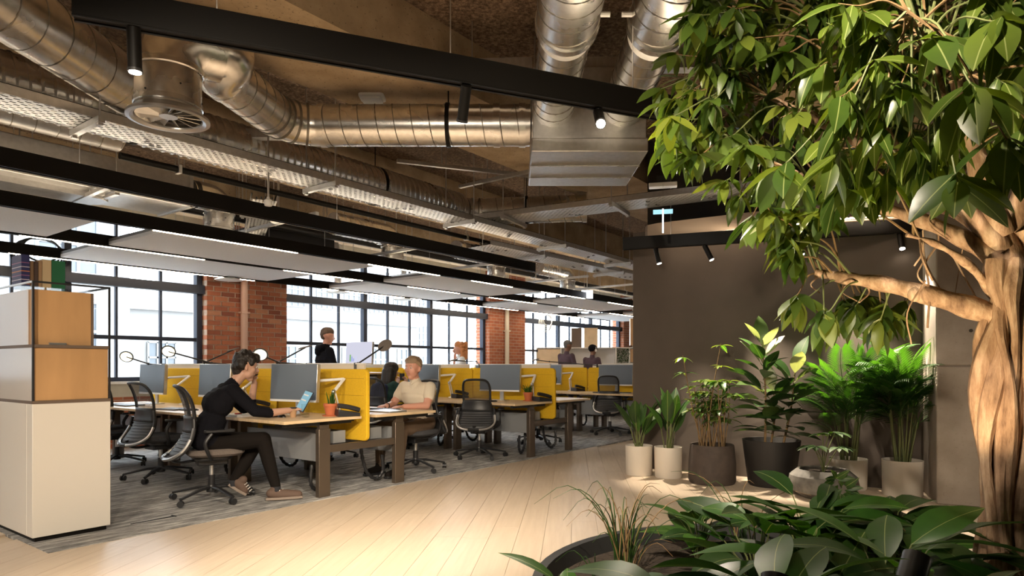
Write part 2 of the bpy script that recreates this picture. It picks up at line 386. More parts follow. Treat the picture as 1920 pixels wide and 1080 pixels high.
# brick piers
for i, (a0, a1) in enumerate(PIERS):
    L = ['brick pier far to the left along the window wall','brick pier left of the first window','red brick pier with a pale pipe between the two nearest windows','second red brick pier with a cream pipe, further along the windows','farthest brick pier beside the far shelves'][i]
    p = thing('brick_pier', L, 'pillar', g2((a0+a1)/2, 10.0), RZ, 'brick piers of the window wall'); w = (a1-a0)/2
    if i == 2:
        mb = MB(); mb.bx(-w+.008,w-.008,-.112,.3,.88,2.78); mb.build('core', MORTAR, p)
        MB().bx(-w,w,-.12,.3,0,.88).build('pier_foot', BRICKW, p); MB().bx(-w,w,-.12,.3,2.78,CZ-.002).build('pier_head', BRICKW, p)
        full = MB().box((0,0,0),(.213,.10,.064)).mesh('brick', BRICK, False); half = MB().box((0,0,0),(.10,.10,.064)).mesh('brick', BRICK, False)
        nb = int(2*w/.2235); pit = 2*w/nb
        for r in range(25):
            z = .88+.076*r+.038; odd = r % 2
            for k in range(nb+odd):
                x = -w+pit*(k+.5*(1-odd)); me = full; jit = random.uniform(-.0025,.0025)
                if odd and k in (0, nb): me = half; x += .053 if k == 0 else -.053
                inst('brick', me, p, Matrix.Translation((x, -.071+jit, z)))
            inst('brick', half, p, Matrix.Translation((-w+.0495, .045 if odd else .16, z)) @ Matrix.Rotation(R(90),4,'Z'))
    else: MB().bx(-w,w,-.12,.3,0,CZ-.002).build('pier_body', BRICKW, p)
    pm = P('pale_pipe_%d' % i, (.55,.36,.28) if i == 2 else (.66,.60,.48), .6)
    mb = MB(); mb.cyl((-.12,-.18,0),(-.12,-.18,CZ-.01),.055,n=14); o = mb.build('pipe', pm, p)
    for z in (1.1, 2.0, 2.9): MB().bx(-.19,-.05,-.24,-.12,z,z+.03).build('pipe_bracket', pm, p)
# far end, core, lobby walls
o = struct(MB().bx(24.6,24.8,2.5,10.3,-.3,CZ), 'wall_far', CREAM); o.rotation_euler = (0,0,RZ)
UW = Vector((.853,-.522,0)).normalized(); NW = Vector((-UW.y,UW.x,0)); W0 = Vector((1.385,7.57,0)); WA = math.atan2(UW.y,UW.x)
bw = struct(MB().bx(0,5.4,0,.14,-.02,2.68), 'wall_brown', BWALL, loc=W0, rz=WA)
o = struct(MB().bx(.0,6,.15,.35,-.3,CZ), 'wall_core', P('dark_core', (.03,.025,.02), .9), loc=W0+UW*.12, rz=WA)
o = struct(MB().bx(0,17,-.25,-.05,-.3,CZ), 'wall_core_side', P('core_paint', (.35,.30,.25), .9), loc=W0+UW*.12+Vector((.24,.32,0)), rz=RZ)
o = struct(MB().bx(6.2,6.4,-5,7,-.3,CZ), 'wall_right', BWALL)
o = struct(MB().bx(-18,6.4,-4.4,-4.2,-.3,CZ), 'wall_back', P('back_wall_paint', (.30,.25,.20), .9))
o = struct(MB().bx(-15.2,-15,-5,4,-.3,CZ), 'wall_left', CREAM)
# concrete column in front of the brown wall, with pour joints and tie holes
cc = thing('concrete_column', 'square board-marked concrete column right of the brown wall', 'column', W0+UW*3.28-NW*.22, WA+.15)
mb = MB(); mb.bx(-.42,.42,-.32,.32,0,1.155); mb.build('lower_pour', CONC2, cc, bevel=.012)
mb = MB(); mb.bx(-.425,.425,-.325,.325,1.165,CZ-.002); mb.build('upper_pour', CONC2, cc, bevel=.012)
mb = MB(); mb.bx(-.41,.41,-.31,.31,1.15,1.17); mb.build('joint', P('joint_dark', (.2,.16,.13), .9), cc)
for x, z in ((-.18,1.45),(.12,1.45),(-.18,1.95),(.12,1.95),(.1,.7)):
    mb = MB(); mb.cyl((x,-.331,z),(x,-.322,z),.014,n=10); mb.build('tie_hole', P('hole_dark', (.05,.04,.03), .9), cc)
# curved bulkhead above the brown wall with its cove light
mb = MB(); poly = []
for t in range(11):
    a = R(90+90*t/10); poly.append((.35+.35*math.cos(a), -.02-.5+.5*math.sin(a)))
poly = [(.22,-.005),(.20,-.15),(.26,-.24),(.4,-.28),(2.85,-.28),(2.85,-.005)]
mb.prism(poly, 2.55, 2.70); bh = tag(mb.build('ceiling_bulkhead', P('bulkhead_paint', (.20,.15,.11), .8), loc=W0, rz=WA), kind='structure')
mb = MB(); mb.tube([(.36,-.20,2.545),(.9,-.22,2.545),(2.6,-.22,2.545)], .006, 6); mb.build('cove_light', LED, bh)

# ------------------------------------------------------------------ the street outside
def house(name, label, a0, a1, b, h, mat, ncol, nrow, ww_, wh, zb=-8):
    t = thing(name, label, 'building', g2((a0+a1)/2, b+4, zb), RZ); w = (a1-a0)/2
    MB().bx(-w,w,-3.9,4,0,h-zb).build('wall', mat, t, smooth=False)
    MB().bx(-w-.2,w+.2,-4.15,4.1,h-zb,h-zb+.4).build('cornice', mat, t, smooth=False)
    pan = MB().bx(-ww_/2,ww_/2,-.02,.03,0,wh).mesh('window', OGLASS, False); fr = MB()
    for x in (-ww_/2,-ww_/6,ww_/6,ww_/2): fr.bx(x-.04,x+.04,-.07,-.02,0,wh)
    for z in (0,wh/3,2*wh/3,wh): fr.bx(-ww_/2,ww_/2,-.07,-.02,z-.04,z+.04)
    frm = fr.mesh('frame', FACADE, False)
    for i in range(ncol):
        for j in range(nrow):
            x = -w+(i+.5)*2*w/ncol; z = 5.2+j*(h-zb-5.6)/nrow
            o = inst('window', pan, t, Matrix.Translation((x,-3.92,z))); inst('frame', frm, o)
    return t
house('white_townhouse', 'tall pale rendered building outside the first window', -14, 9.0, 21, 14, FACADE, 7, 5, 1.5, 2.5)
house('stone_terrace', 'low pale stone building outside the second window', 11, 30, 30, 3.6, FACADE2, 9, 2, 1.2, 2.0)
house('grey_block', 'pale block behind the low stone building', 24, 46, 44, 9, FACADE, 8, 4, 1.6, 2.0)
o = struct(MB().bx(-60,90,10.3,90,-8.4,-8), 'ground_outside', P('asphalt_pale', (.35,.35,.35), .9)); o.rotation_euler = (0,0,RZ)
# ================================================================== CEILING SERVICES
ROD = GALV2
def helix(mb, pts, r, pitch=.13, th=.004, seg=20, mi=0):
    """raised lock seam winding along a straight duct"""
    p0, p1 = Vector(pts[0]), Vector(pts[1]); t = p1-p0; L = t.length; t.normalize()
    q = Vector((0,0,1)) if abs(t.z) < .9 else Vector((1,0,0)); u = (q-t*q.dot(t)).normalized(); v = t.cross(u)
    n = int(L/pitch*seg); out = []
    for i in range(n+1):
        s = i/seg; a = 2*math.pi*s; out.append(p0+t*(s*pitch)+u*math.cos(a)*r+v*math.sin(a)*r)
    mb.tube(out, th, 4, mi, True)
def ring(mb, c, t, r, w, h=.006, n=32, mi=0):
    c, t = Vector(c), Vector(t).normalized(); mb.cyl(c-t*w/2, c+t*w/2, r+h, n=n, mi=mi)
def arc_pts(p, d0, d1, rad, n=8):
    """elbow: starts at p heading d0, ends heading d1"""
    p, d0, d1 = Vector(p), Vector(d0).normalized(), Vector(d1).normalized()
    ang = d0.angle(d1); ax = d0.cross(d1).normalized(); nrm = ax.cross(d0); c = p+nrm*rad
    return [c+(Matrix.Rotation(ang*i/n,3,ax) @ (p-c)) for i in range(n+1)]
def hang(mb, x, y, z, r=.006): mb.cyl((x,y,z),(x,y,CZ-.001),r,n=6)
def duct(name, label, runs, r, pitch=.13, rods=(), group='round ducts', collars=(), dark=False, dense=False):
    base = Vector(runs[0][0]); t = thing(name, label, 'duct', (base.x,base.y,base.z)); mt = GALV2 if dark else GALV
    for run in runs:
        pts = [Vector(p)-base for p in run]
        if len(pts) == 2:
            MB().cyl(pts[0],pts[1],r,n=36).build('duct_section', mt, t)
            mb = MB(); helix(mb, pts, r, pitch, .0045 if not dense else .012, 20); mb.build('spiral_seam', SEAM if not dense else mt, t)
        else:
            mb = MB(); mb.tube(pts, r, 36); mb.build('elbow', mt, t)
            mb = MB()
            for i in range(0, len(pts), 2):
                d = pts[min(i+1,len(pts)-1)]-pts[max(i-1,0)]; ring(mb, pts[i], d, r, .018, .005)
            mb.build('elbow_seam', SEAM, t)
    for c, d in collars:
        mb = MB(); ring(mb, Vector(c)-base, d, r, .05, .009); mb.build('collar', mt, t)
    for c, d in rods:
        c = Vector(c)-base; mb = MB(); ring(mb, c, d, r, .03, .012); mb.cyl(c+Vector((0,0,r)), (c.x,c.y,CZ-base.z-.001), .006, n=6); mb.build('hanger', BLACK if not dark else ROD, t)
    return t
EX, EY, EZ = Vector((1,0,0)), Vector((0,1,0)), Vector((0,0,1))
# diffuser: boot, neck with screws, flared rim, radial vanes
def diffuser(name, label, c, rr, neck, side, up=.42, group='round swirl diffusers'):
    """c: centre of rim; side: direction of the feeding duct"""
    t = thing(name, label, 'air diffuser', c, 0, group); s = Vector(side).normalized()
    MB().lathe([(neck*.98,.02),(neck,.05),(neck,up*.52)], 36).build('neck', GALV, t)
    mb = MB(); mb.lathe([(neck+.004,up*.45),(neck+.012,up*.46),(neck+.012,up*.50),(neck+.004,up*.51)],36); mb.lathe([(neck+.002,.07),(neck+.008,.075),(neck+.008,.10),(neck+.002,.105)],36); mb.build('neck_band', GALV, t)
    mb = MB(); e = arc_pts(Vector((0,0,up*.5)), EZ, s, neck*.95, 6); mb.tube(e+[e[-1]+s*.12], neck*.97, 32); mb.build('boot_elbow', GALV, t)
    mb = MB(); mb.lathe([(neck*.98,.05),(neck*1.02,.012),(rr*.9,.0),(rr,.004),(rr,.018),(rr*.93,.026),(neck,.06)],40); mb.build('rim', SILVER if rr > .2 else WHITE, t)
    mb = MB(); mb.lathe([(0,.02),(neck*.28,.02),(neck*.28,.035),(0,.035)],16); mb.build('hub', SILVER, t)
    for k in range(14):
        a = 2*math.pi*k/14; mb = MB(); M_ = Matrix.Rotation(a,4,'Z') @ Matrix.Translation((neck*.62,0,.035)) @ Matrix.Rotation(R(38),4,'X')
        mb.box((0,0,0),(neck*.74,.035,.003),0,M_); mb.build('vane', SILVER, t)
    for k in range(6):
        a = 2*math.pi*k/6+.3; mb = MB(); mb.sph((neck*math.cos(a),neck*math.sin(a),.17 if k % 2 else .12),.006,6,4); mb.build('screw', DARKM, t)
    return t
# --- grid of ducts over the lobby
XB = .56                                                     # plenum box centre
px = MB(); bxm = thing('plenum_box', 'galvanised plenum box that the twin ducts run into', 'duct box', (XB,5.2,2.7))
px.bx(-.41,.41,-.43,.45,.10,.62); px.build('box_body', GALV2, bxm, bevel=.006)
mb = MB(); mb.prism([(-.42,-.45),(.42,-.45),(.42,.47),(-.42,.47)],.0,.10); mb.build('base_tray', GALV2, bxm, bevel=.008)
for y in (-.12,.2): mb = MB(); mb.bx(-.42,.42,y,y+.012,-.006,.002); mb.build('seam', GALV, bxm)
for x in (-.38,.38): mb = MB(); hang(mb, x, .0, .62); mb.v = [(v[0],v[1],min(v[2],CZ-2.7-.001)) for v in mb.v]; mb.build('hanging_rod', ROD, bxm)
for k, (x, lb) in enumerate(((.30,'left of the twin galvanised ducts running overhead'),(.80,'right of the twin galvanised ducts running overhead'))):
    d0 = Vector((.02 if k == 0 else -.02,1,0)); x1 = x
    A_, B_ = Vector((x-.05+(.12*k)*0, .3, 3.03)), Vector((x-.01, 3.62, 3.03))
    t = duct('spiral_duct', lb, [[(x,.1,3.03),(x,3.62,3.03)]], .168, .14, rods=[((x,1.2,3.03),EY)], collars=[((x,3.60,3.03),EY)])
    mb = MB(); b_ = t.location; mb.cyl(Vector((x,3.62,3.03))-b_, Vector((x,3.74,3.03))-b_, .162,.148,36); mb.build('reducer', WHITE, t)
    mb = MB(); mb.cyl(Vector((x,3.74,3.03))-b_, Vector((x,4.77,3.03))-b_, .148, n=36); mb.build('duct_section', GALV, t)
    mb = MB(); helix(mb, [Vector((x,3.76,3.03))-b_, Vector((x,4.76,3.03))-b_], .148, .14, .0045); mb.build('spiral_seam', SEAM, t)
    mb = MB(); sx = .175 if k == 0 else -.175; mb.cyl(Vector((x+sx*.9,3.5,3.02))-b_, Vector((x+sx*1.25,3.5,3.02))-b_, .014,n=8); mb.build('clamp_bolt', WHITE, t)
# long horizontal duct into the box's left side, elbow, and the run back to the big diffuser
zt = 3.05; xl = -1.50
e1 = arc_pts((xl,5.2,zt), (-1,0,0), (-.12,-1,0), .30, 8)
pe = e1[-1]; d1 = Vector((-.12,-1,0)).normalized(); pend = pe+d1*.62
e2 = arc_pts(pend, d1, (-1,.0,0), .26, 8)
duct('cross_duct', 'long horizontal spiral duct from the plenum box with an elbow towards the big diffuser', [[(XB-.42,5.2,zt),(xl,5.2,zt)], e1, [pe,pend]], .158, .135,
     rods=[((-.50,5.2,zt),EX)], collars=[((.08,5.2,zt),EX),((-.12,5.2,zt),EX),((xl+.02,5.2,zt),EX),(pend,d1)])
DFC = Wp(316,226,3.95)
df = diffuser('swirl_diffuser', 'large round swirl diffuser hanging under the nearest duct', (DFC.x,DFC.y,DFC.z), .228, .182, (.55,.45,.0), .62)
mb = MB(); s = Vector((.55,.45,0)).normalized(); e = arc_pts(Vector((0,0,.31)), EZ, s, .18, 6)[-1]+s*.10
mb.tube(bez(e, e+s*.15, (pend-DFC)-d1*.0+Vector((-.06,-.12,0)), pend-DFC, 8), .165, 32); mb.build('connector', GALV, df)
mb = MB(); hang(mb, .0, .0, .5); mb.v = [(v[0],v[1],min(v[2],CZ-DFC.z-.001)) for v in mb.v]; mb.build('hanging_rod', ROD, df)
# duct at top left and the broad ridged one beyond
P0, P1 = Vector((-2.74,2.4,3.08)), Vector((-2.64,4.75,3.08))
duct('spiral_duct', 'spiral duct crossing the top left corner above the black light beam', [[P0,P1]], .185, .19)
def gv(a,b,z): return g2(a,b,z)
AV = Vector((.6,.8,0)); BV = Vector((-.8,.6,0))
duct('ridged_duct', 'broad ridged duct running along above the perforated cable tray', [[gv(.2,5.55,3.13),gv(6.25,5.55,3.13)]], .20, .075, rods=[(gv(2.4,5.55,3.13),AV),(gv(4.9,5.55,3.13),AV)], collars=[(gv(2.0,5.55,3.13),AV),(gv(6.2,5.55,3.13),AV)], dense=True)
q0 = gv(6.25,5.55,3.13); e3 = arc_pts(q0, AV, (1,-.14,0), .30, 6); q1 = e3[-1]; d3 = Vector((1,-.14,0)).normalized()
duct('branch_duct', 'smooth round duct branching right from the ridged duct below the plenum box', [e3,[q1,q1+d3*1.35]], .165, .2, rods=[(q1+d3*.6,d3)], collars=[(q1+d3*1.33,d3)])
duct('far_duct', 'round duct passing left behind the big diffuser', [[gv(-1.0,6.3,3.25),gv(2.6,6.3,3.25)]], .19, .16, dark=True, rods=[(gv(1.2,6.3,3.25),AV)])
# flat rectangular duct behind the second light beam
rd = thing('rectangular_duct', 'flat rectangular duct behind the second black light beam', 'duct', gv(1.2,7.0,2.78), RZ)
mb = MB(); mb.bx(-2.3,2.25,-.36,.30,0,.32); mb.build('duct_body', GALV2, rd, bevel=.01)
mb = MB(); mb.prism(rrect(1.15,.34,.165,8),-.05,0,0,Matrix.Translation((1.0,0,-.0))); mb.build('oval_spigot', GALV2, rd)
for x in (-1.2,.1,2.2): mb = MB(); mb.bx(x,x+.03,-.38,.32,-.015,.335); mb.build('flange', GALV2, rd)
for x in (-1.0,1.5): mb = MB(); mb.cyl((x,-.4,.1),(x,-.4,CZ-2.78-.001),.006,n=6); mb.bx(x-.02,x+.02,-.42,.34,-.04,-.016); mb.build('hanger', ROD, rd)
# row of smaller diffusers over the desks
for k, (a, b, lb) in enumerate(((3.95,7.05,'round diffuser hanging above the first grey raft'),(6.55,7.05,'round diffuser between the first and second grey rafts'),(8.95,7.05,'round diffuser above the second grey raft'),(11.25,7.05,'round diffuser above the third grey raft, nearest the exit sign'))):
    c = gv(a,b,2.62); d = diffuser('ceiling_diffuser', lb, (c.x,c.y,c.z), .225, .155, tuple(-AV if k == 0 else -AV+BV*.15), .5)
    s = (-AV); mb = MB(); e = arc_pts(Vector((0,0,.25)), EZ, s, .15, 6)[-1]
    mb.tube([e, e+s*(.5 if k == 0 else .9)], .145, 28); mb.build('feed_duct', GALV if k != 0 else DARKM, d)
    mb = MB(); helix(mb, [e+s*.1, e+s*(.5 if k == 0 else .9)], .146, .09, .006, 16); mb.build('spiral_seam', GALV, d)
    mb = MB(); p = e+s*.3; mb.cyl(p, (p.x,p.y,CZ-c.z-.001), .006, n=6); mb.build('hanging_rod', ROD, d)
for k, (a, b, lb) in enumerate(((5.5,9.55,'small flat diffuser under the raft in front of the first brick pier'),(7.6,9.6,'small flat diffuser at the left end of the second window'),(9.2,9.6,'small flat diffuser in the middle of the second window'))):
    c = gv(a,b,2.46); t = thing('flat_diffuser', lb, 'air diffuser', c, 0, 'flat diffusers by the windows')
    MB().lathe([(0,0),(.10,.0),(.2,.012),(.2,.022),(.1,.05),(.08,.09)],28).build('rim', WHITE, t); MB().cyl((0,0,.05),(0,0,CZ-2.46-.001),.07,n=20).build('neck', GALV2, t)
# cable trays
def tray(name, label, p0, p1, w, h=.06, rods=4, group='perforated cable trays', brackets=True):
    p0, p1 = Vector(p0), Vector(p1); d = p1-p0; L = d.length; rz = math.atan2(d.y,d.x)
    t = thing(name, label, 'cable tray', p0, rz, group)
    mb = MB(); mb.bx(0,L,-w/2,w/2,0,.002); mb.build('tray_base', TRAYM, t, smooth=False)
    for s in (-1,1):
        mb = MB(); mb.bx(0,L,-.001,.001,-.0,h); o = mb.build('side_rail', GALV2, t, smooth=False); o.location = (0,s*w/2,0)
        mb = MB(); mb.bx(0,L,-.008,.008,h,h+.004); o = mb.build('rail_lip', BLACK, t, smooth=False); o.location = (0,s*(w/2-.006),0)
    for k in range(rods):
        x = L*(k+.5)/rods; mb = MB(); mb.bx(x-.02,x+.02,-w/2-.09,w/2+.09,-.045,-.004); mb.build('bracket', GALV2, t)
        for s in (-1,1):
            mb = MB(); mb.cyl((x,s*(w/2+.06),-.06),(x,s*(w/2+.06),CZ-p0.z-.001),.006,n=6); mb.bx(x-.015,x+.015,s*(w/2+.06)-.015,s*(w/2+.06)+.015,-.06,-.046); mb.build('threaded_rod', ROD, t)
    mb = MB(); rnd = random.Random(3)
    for k in range(4):
        y = (k-1.5)*w*.18; pts = [(L*i/24, y+rnd.uniform(-.02,.02), .02+rnd.uniform(0,.012)) for i in range(25)]; mb.tube(pts, .009, 5)
    mb.build('cable_bundle', PLAST, t)
    mb = MB()
    for k in range(int(L/.9)):
        x = .3+k*.9+rnd.uniform(-.2,.2)
        for q in range(3):
            cx, cy = x+q*.05, rnd.uniform(-w*.3,w*.3); mb.tube([(cx+.022*math.cos(a*.7), cy+.022*math.sin(a*.7), -.012) for a in range(8)], .0028, 4)
    mb.build('cable_tie', PLAST, t)
    return t
tray('cable_tray', 'long perforated cable tray running along in front of the ridged duct', gv(.9,4.98,2.80), gv(10.4,4.98,2.80), .30, rods=5)
tray('cable_tray', 'perforated cable tray crossing to the right above the brown wall', (-.55,8.15,2.90), (2.9,6.3,2.90), .42, rods=3)
tray('cable_tray', 'wide perforated cable tray running away behind the crossing tray', gv(6.9,5.75,2.78), gv(13.5,5.35,2.78), .45, rods=3)
tray('cable_tray', 'short cable tray behind the second light beam', gv(3.9,6.1,2.86), gv(5.3,8.6,2.86), .25, rods=2)
# strut channels and conduits
def strut(label, p0, p1, s=.045, rods=2, mat=None, group='ceiling strut channels'):
    p0, p1 = Vector(p0), Vector(p1); d = p1-p0; L = d.length; t = thing('strut_channel', label, 'channel', p0, math.atan2(d.y,d.x), group)
    mb = MB(); mb.bx(0,L,-s/2,s/2,0,s*.9); mb.build('channel', mat or GALV2, t)
    mb = MB(); mb.bx(0,L,-s/2-.003,-s/2-.001,.005,s*.8); mb.build('slotted_face', CHANM, t, smooth=False)
    for k in range(rods): x = L*(k+.5)/rods; mb = MB(); mb.cyl((x,0,s),(x,0,CZ-p0.z-.001),.006,n=6); mb.build('threaded_rod', ROD, t)
strut('pale steel channel crossing behind the left of the twin ducts', (-.75,5.0,3.36), (.15,4.95,3.36), .10, 1)
strut('pale steel channel between and right of the twin ducts', (.45,4.95,3.36), (2.2,4.9,3.36), .10, 2)
strut('pale steel channel left of the centre below the big black beam', (-2.6,5.9,3.18), (-1.1,5.85,3.18), .09, 2)
strut('steel channel at far left behind the cable tray', gv(.5,5.9,3.08), gv(2.6,7.4,3.08), .07, 2)
strut('black slotted channel on the ceiling left of the twin ducts', (-.62,4.35,CZ-.07), (.25,3.55,CZ-.07), .07, 0, BLACK)
strut('thin crossing channel under the horizontal duct', (-1.2,6.9,3.28), (.6,7.6,3.28), .04, 2)
strut('thin channel parallel to the far tray', (-.6,7.6,3.2), (.7,6.6,3.2), .04, 2)
for i in range(7):
    a0 = 2.5+i*1.9; strut(['first','second','third','fourth','fifth','sixth','seventh'][i]+' cross channel above the rafts, counted from the camera', gv(a0,5.9,2.72+.05*(i%2)), gv(a0+.15,9.3,2.72+.05*(i%2)), .04, 2)
for i, (b, z, r, lb) in enumerate(((6.05,2.95,.03,'thin black pipe nearest the cable tray'),(7.7,3.0,.05,'thicker dark pipe above the rafts'),(8.45,2.92,.035,'dark conduit above the far rafts'),(9.2,3.05,.06,'pale blue-grey pipe along the windows'))):
    t = thing('ceiling_pipe', lb, 'pipe', gv(0,b,z), RZ, 'pipes above the rafts'); MB().cyl((2.5 if i == 0 else -2,0,0),(20,0,0),r,n=12).build('pipe_run', [BLACK,DARKM,DARKM,GALV2][i], t)
    for x in (3,7,11,15): mb = MB(); mb.cyl((x,0,0),(x,0,CZ-z-.001),.005,n=5); mb.bx(x-.015,x+.015,-r-.008,r+.008,-r-.008,r+.008); mb.build('clip', ROD, t)
# fan coil unit, junction boxes, detectors
fc = thing('fan_coil_unit', 'dark fan coil unit hung above the gap between rafts', 'air unit', gv(5.6,8.3,2.72), RZ)
MB().bx(-.6,.6,-.4,.4,0,.32).build('casing', DARKM, fc, bevel=.01); MB().bx(.6,.75,-.3,.3,.04,.28).build('outlet', GALV2, fc); mb = MB(); [hang(mb,x,y,.32) for x in (-.5,.5) for y in (-.35,.35)]; mb.v = [(v[0],v[1],min(v[2],CZ-2.721)) for v in mb.v]; mb.build('hanging_rod', ROD, fc)
for k, (p, lb) in enumerate((((-1.12,5.3,3.30),'white sensor box under the concrete beam left of centre'),(tuple(gv(4.4,6.6,2.80)),'pale junction box behind the second black beam'))):
    t = thing('junction_box', lb, 'box', p); MB().prism(rrect(.2,.16,.03),0,.09).build('box_body', WHITE, t, bevel=.005); MB().prism(rrect(.16,.12,.02),-.02,0).build('box_lid', WHITE, t); mb = MB(); mb.cyl((0,0,.09),(0,0,CZ-p[2]-.001),.01,n=6); mb.build('conduit', ROD, t)
# suspended drop with clear pendant at second beam
sd = thing('smoke_detector', 'small clear detector hung on a rod in front of the second black beam', 'detector', Wp(503,386,5.6))
MB().lathe([(0,0),(.03,0),(.034,.02),(.034,.045),(.012,.06),(.012,.075),(0,.075)],14).build('head', WHITE, sd); MB().cyl((0,0,.07),(0,0,CZ-sd.location.z-.001),.008,n=6).build('stem', ROD, sd)
# ------------------------------------------------------------------ black light beams
BW, BH, BZ = .06, .13, 2.50
ADD_UPL = m_emit('added_upward_glow', (1,.80,.56), 15.0)  # glow added on the beam tops to brighten ceiling and ducts
def beam(label, p0, p1, lits=(), z=BZ, group='black linear light beams', up=True, rods=4):
    p0, p1 = Vector(p0), Vector(p1); d = p1-p0; L = d.length; t = thing('light_beam', label, 'light fixture', (p0.x,p0.y,z), math.atan2(d.y,d.x), group)
    mb = MB(); mb.bx(0,L,-BW/2,BW/2,.006,BH); mb.build('housing', BLACK, t, bevel=.003)
    for s in (-1,1): mb = MB(); mb.bx(0,L,s*(BW/2-.006)-.006,s*(BW/2-.006)+.006,0,.006); mb.build('track_lip', BLACK, t)
    if up: mb = MB(); mb.bx(.1,L-.1,-.018,.018,BH,BH+.0008); mb.build('added_uplight', ADD_UPL, t)
    for x0, x1 in lits: mb = MB(); mb.bx(x0,x1,-.014,.014,-.004,.005); mb.build('led_strip', LED, t)
    for k in range(rods): x = L*(k+.5)/rods; mb = MB(); mb.cyl((x,0,BH),(x,0,CZ-z-.001),.003,n=5); mb.build('suspension_wire', ROD, t)
    return t
def ab(a0,a1,b): return g2(a0,b), g2(a1,b)
beam('big second black beam without lit strip, crossing left of centre', *ab(-1.5,7.75,5.42))
S1 = -2.0
beam('black beam with lit strips along the near edge of the rafts', *ab(S1,17.5,6.75), lits=[(x-S1,y-S1) for x,y in ((-.5,1.85),(3.1,4.75),(5.85,7.2),(7.95,9.0),(9.9,11.4),(12.4,14.4))], rods=8)
beam('black beam with lit strips between the two rows of rafts', *ab(S1,17.5,8.12), lits=[(x-S1,y-S1) for x,y in ((2.4,4.35),(5.5,6.9),(7.9,9.2),(10.1,11.7),(12.6,14.3),(15,16.5))], rods=8)
beam('black beam with lit strips along the window side of the rafts', *ab(S1,17.5,9.50), lits=[(x-S1,y-S1) for x,y in ((-.5,2.6),(2.7,5.9),(7.2,9.6),(10.4,12.9),(13.4,16))], rods=8)
b1 = (Wp(137,35,2.55), Wp(1330,257,3.72)); beam('nearest large black beam crossing the top of the picture', (b1[0].x,b1[0].y), (b1[1].x,b1[1].y), rods=3)
BD = (b1[1]-b1[0]); BD.z = 0; BD.normalize(); B0 = Vector((b1[0].x,b1[0].y,BZ))
B3a, B3b = Vector((1.19,7.08,0)), Vector((4.0,6.05,0)); beam('black beam with spotlights in front of the brown wall', B3a, B3b, z=2.40, rods=3)
B3d = (B3b-B3a).normalized()
beam('black beam added unseen behind the viewer to light the lobby', (-2.6,.25), (2.4,1.35), rods=3)  # beam added out of view to carry extra lobby lights
B4d = Vector((5.0,1.1,0)).normalized()
# rafts: two halves either side of the middle beam
for i, (a0, a1) in enumerate(((-.5,2.62),(3.22,6.1),(7.3,10.0),(11.5,14.4),(15.6,18.2))):
    for b0, b1_, nm in ((6.80,8.07,'near half'),(8.17,9.46,'window half')):
        if i == 0 and b0 > 8: continue
        lb = 'grey felt ceiling raft, %s of the %s pair counted from the left' % (nm, ['first','second','third','fourth','fifth'][i])
        t = thing('ceiling_raft', lb, 'ceiling panel', g2((a0+a1)/2,(b0+b1_)/2,2.515), RZ, 'grey ceiling rafts'); w, h = (a1-a0)/2, (b1_-b0)/2
        MB().bx(-w,w,-h,h,0,.04).build('panel', RAFT, t, bevel=.003)
        mb = MB(); mb.bx(-w,w,-h,-h+.03,.04,.07); mb.bx(-w,w,h-.03,h,.04,.07); mb.bx(-w,-w+.03,-h,h,.04,.07); mb.bx(w-.03,w,-h,h,.04,.07); mb.build('frame', RAFTE, t)
        for x in (-w*.7,w*.7): mb = MB(); mb.cyl((x,0,.04),(x,0,CZ-2.515-.001),.003,n=5); mb.build('suspension_wire', ROD, t)
# spotlights
def spot(label, p, d, watts, ang=40, blend=.6, on=True, rad=.026, ln=.17, col=(1,.85,.66)):
    """p: pivot under the track, d: aim"""
    d = Vector(d).normalized(); t = thing('track_spotlight', label, 'spotlight', p, 0, 'track spotlights')
    mb = MB(); mb.cyl((0,0,0),(0,0,-.03),.012,n=10); mb.build('swivel', BLACK, t)
    o = Vector((0,0,-.03))-d*.03
    mb = MB(); mb.cyl(o, o+d*ln, rad, n=24); mb.build('barrel', BLACK, t)
    mb = MB(); ring(mb, o+d*(ln-.006), d, rad, .012, .002, 24); mb.build('bezel', DARKM, t)
    mb = MB(); mb.cyl(o+d*(ln+.001), o+d*(ln+.003), rad*.85, n=20); mb.build('lens', LENS if on else DARKM, t)
    if on:
        l = bpy.data.lights.new('spot_lamp','SPOT'); l.energy = watts*K_SPOT; l.spot_size = R(ang); l.spot_blend = blend; l.color = col; l.shadow_soft_size = rad*.8
        lo = bpy.data.objects.new('spot_lamp', l); COL.objects.link(lo); lo.parent = t; lo.location = o+d*(ln+.012); lo.rotation_mode = 'QUATERNION'; lo.rotation_quaternion = d.to_track_quat('-Z','Y')
    return t
def onbeam(px_):                                             # point under the nearest beam at a picture column
    t = (px_-960)/F; s = (t*B0.y-B0.x)/(BD.x-t*BD.y); return Vector((B0.x+BD.x*s, B0.y+BD.y*s, BZ))
def at(label, p, target, *a, **k): return spot(label, p, Vector(target)-Vector(p), *a, **k)
at('spotlight shining straight down at the left end of the nearest black beam', onbeam(251), onbeam(251)+Vector((.02,.12,-2.4)), 240, 80, 1.0)
at('unlit-looking spotlight tilted left under the middle of the nearest black beam', onbeam(873), Vector((-.75,5.0,0)), 330, 75, 1.0)
at('dazzling spotlight aimed at the viewer under the right of the nearest black beam', onbeam(1122), (.4,1.0,.5), 90, 60)
for k, (s, tg, w, an_, lb) in enumerate(((.35,(1.95,6.62,.2),260,52,'spotlight at the left end of the beam on the brown wall'),(.85,(2.75,6.35,.6),400,46,'second spotlight on the beam in front of the brown wall, tilted right'),
        (1.7,(3.3,5.95,.9),480,52,'spotlight behind the tree leaves on the beam before the brown wall'),(2.6,(3.3,5.0,.0),240,60,'rightmost spotlight on the beam before the brown wall'))):
    p = B3a+B3d*s; p.z = 2.40; at(lb, p, tg, w, an_)
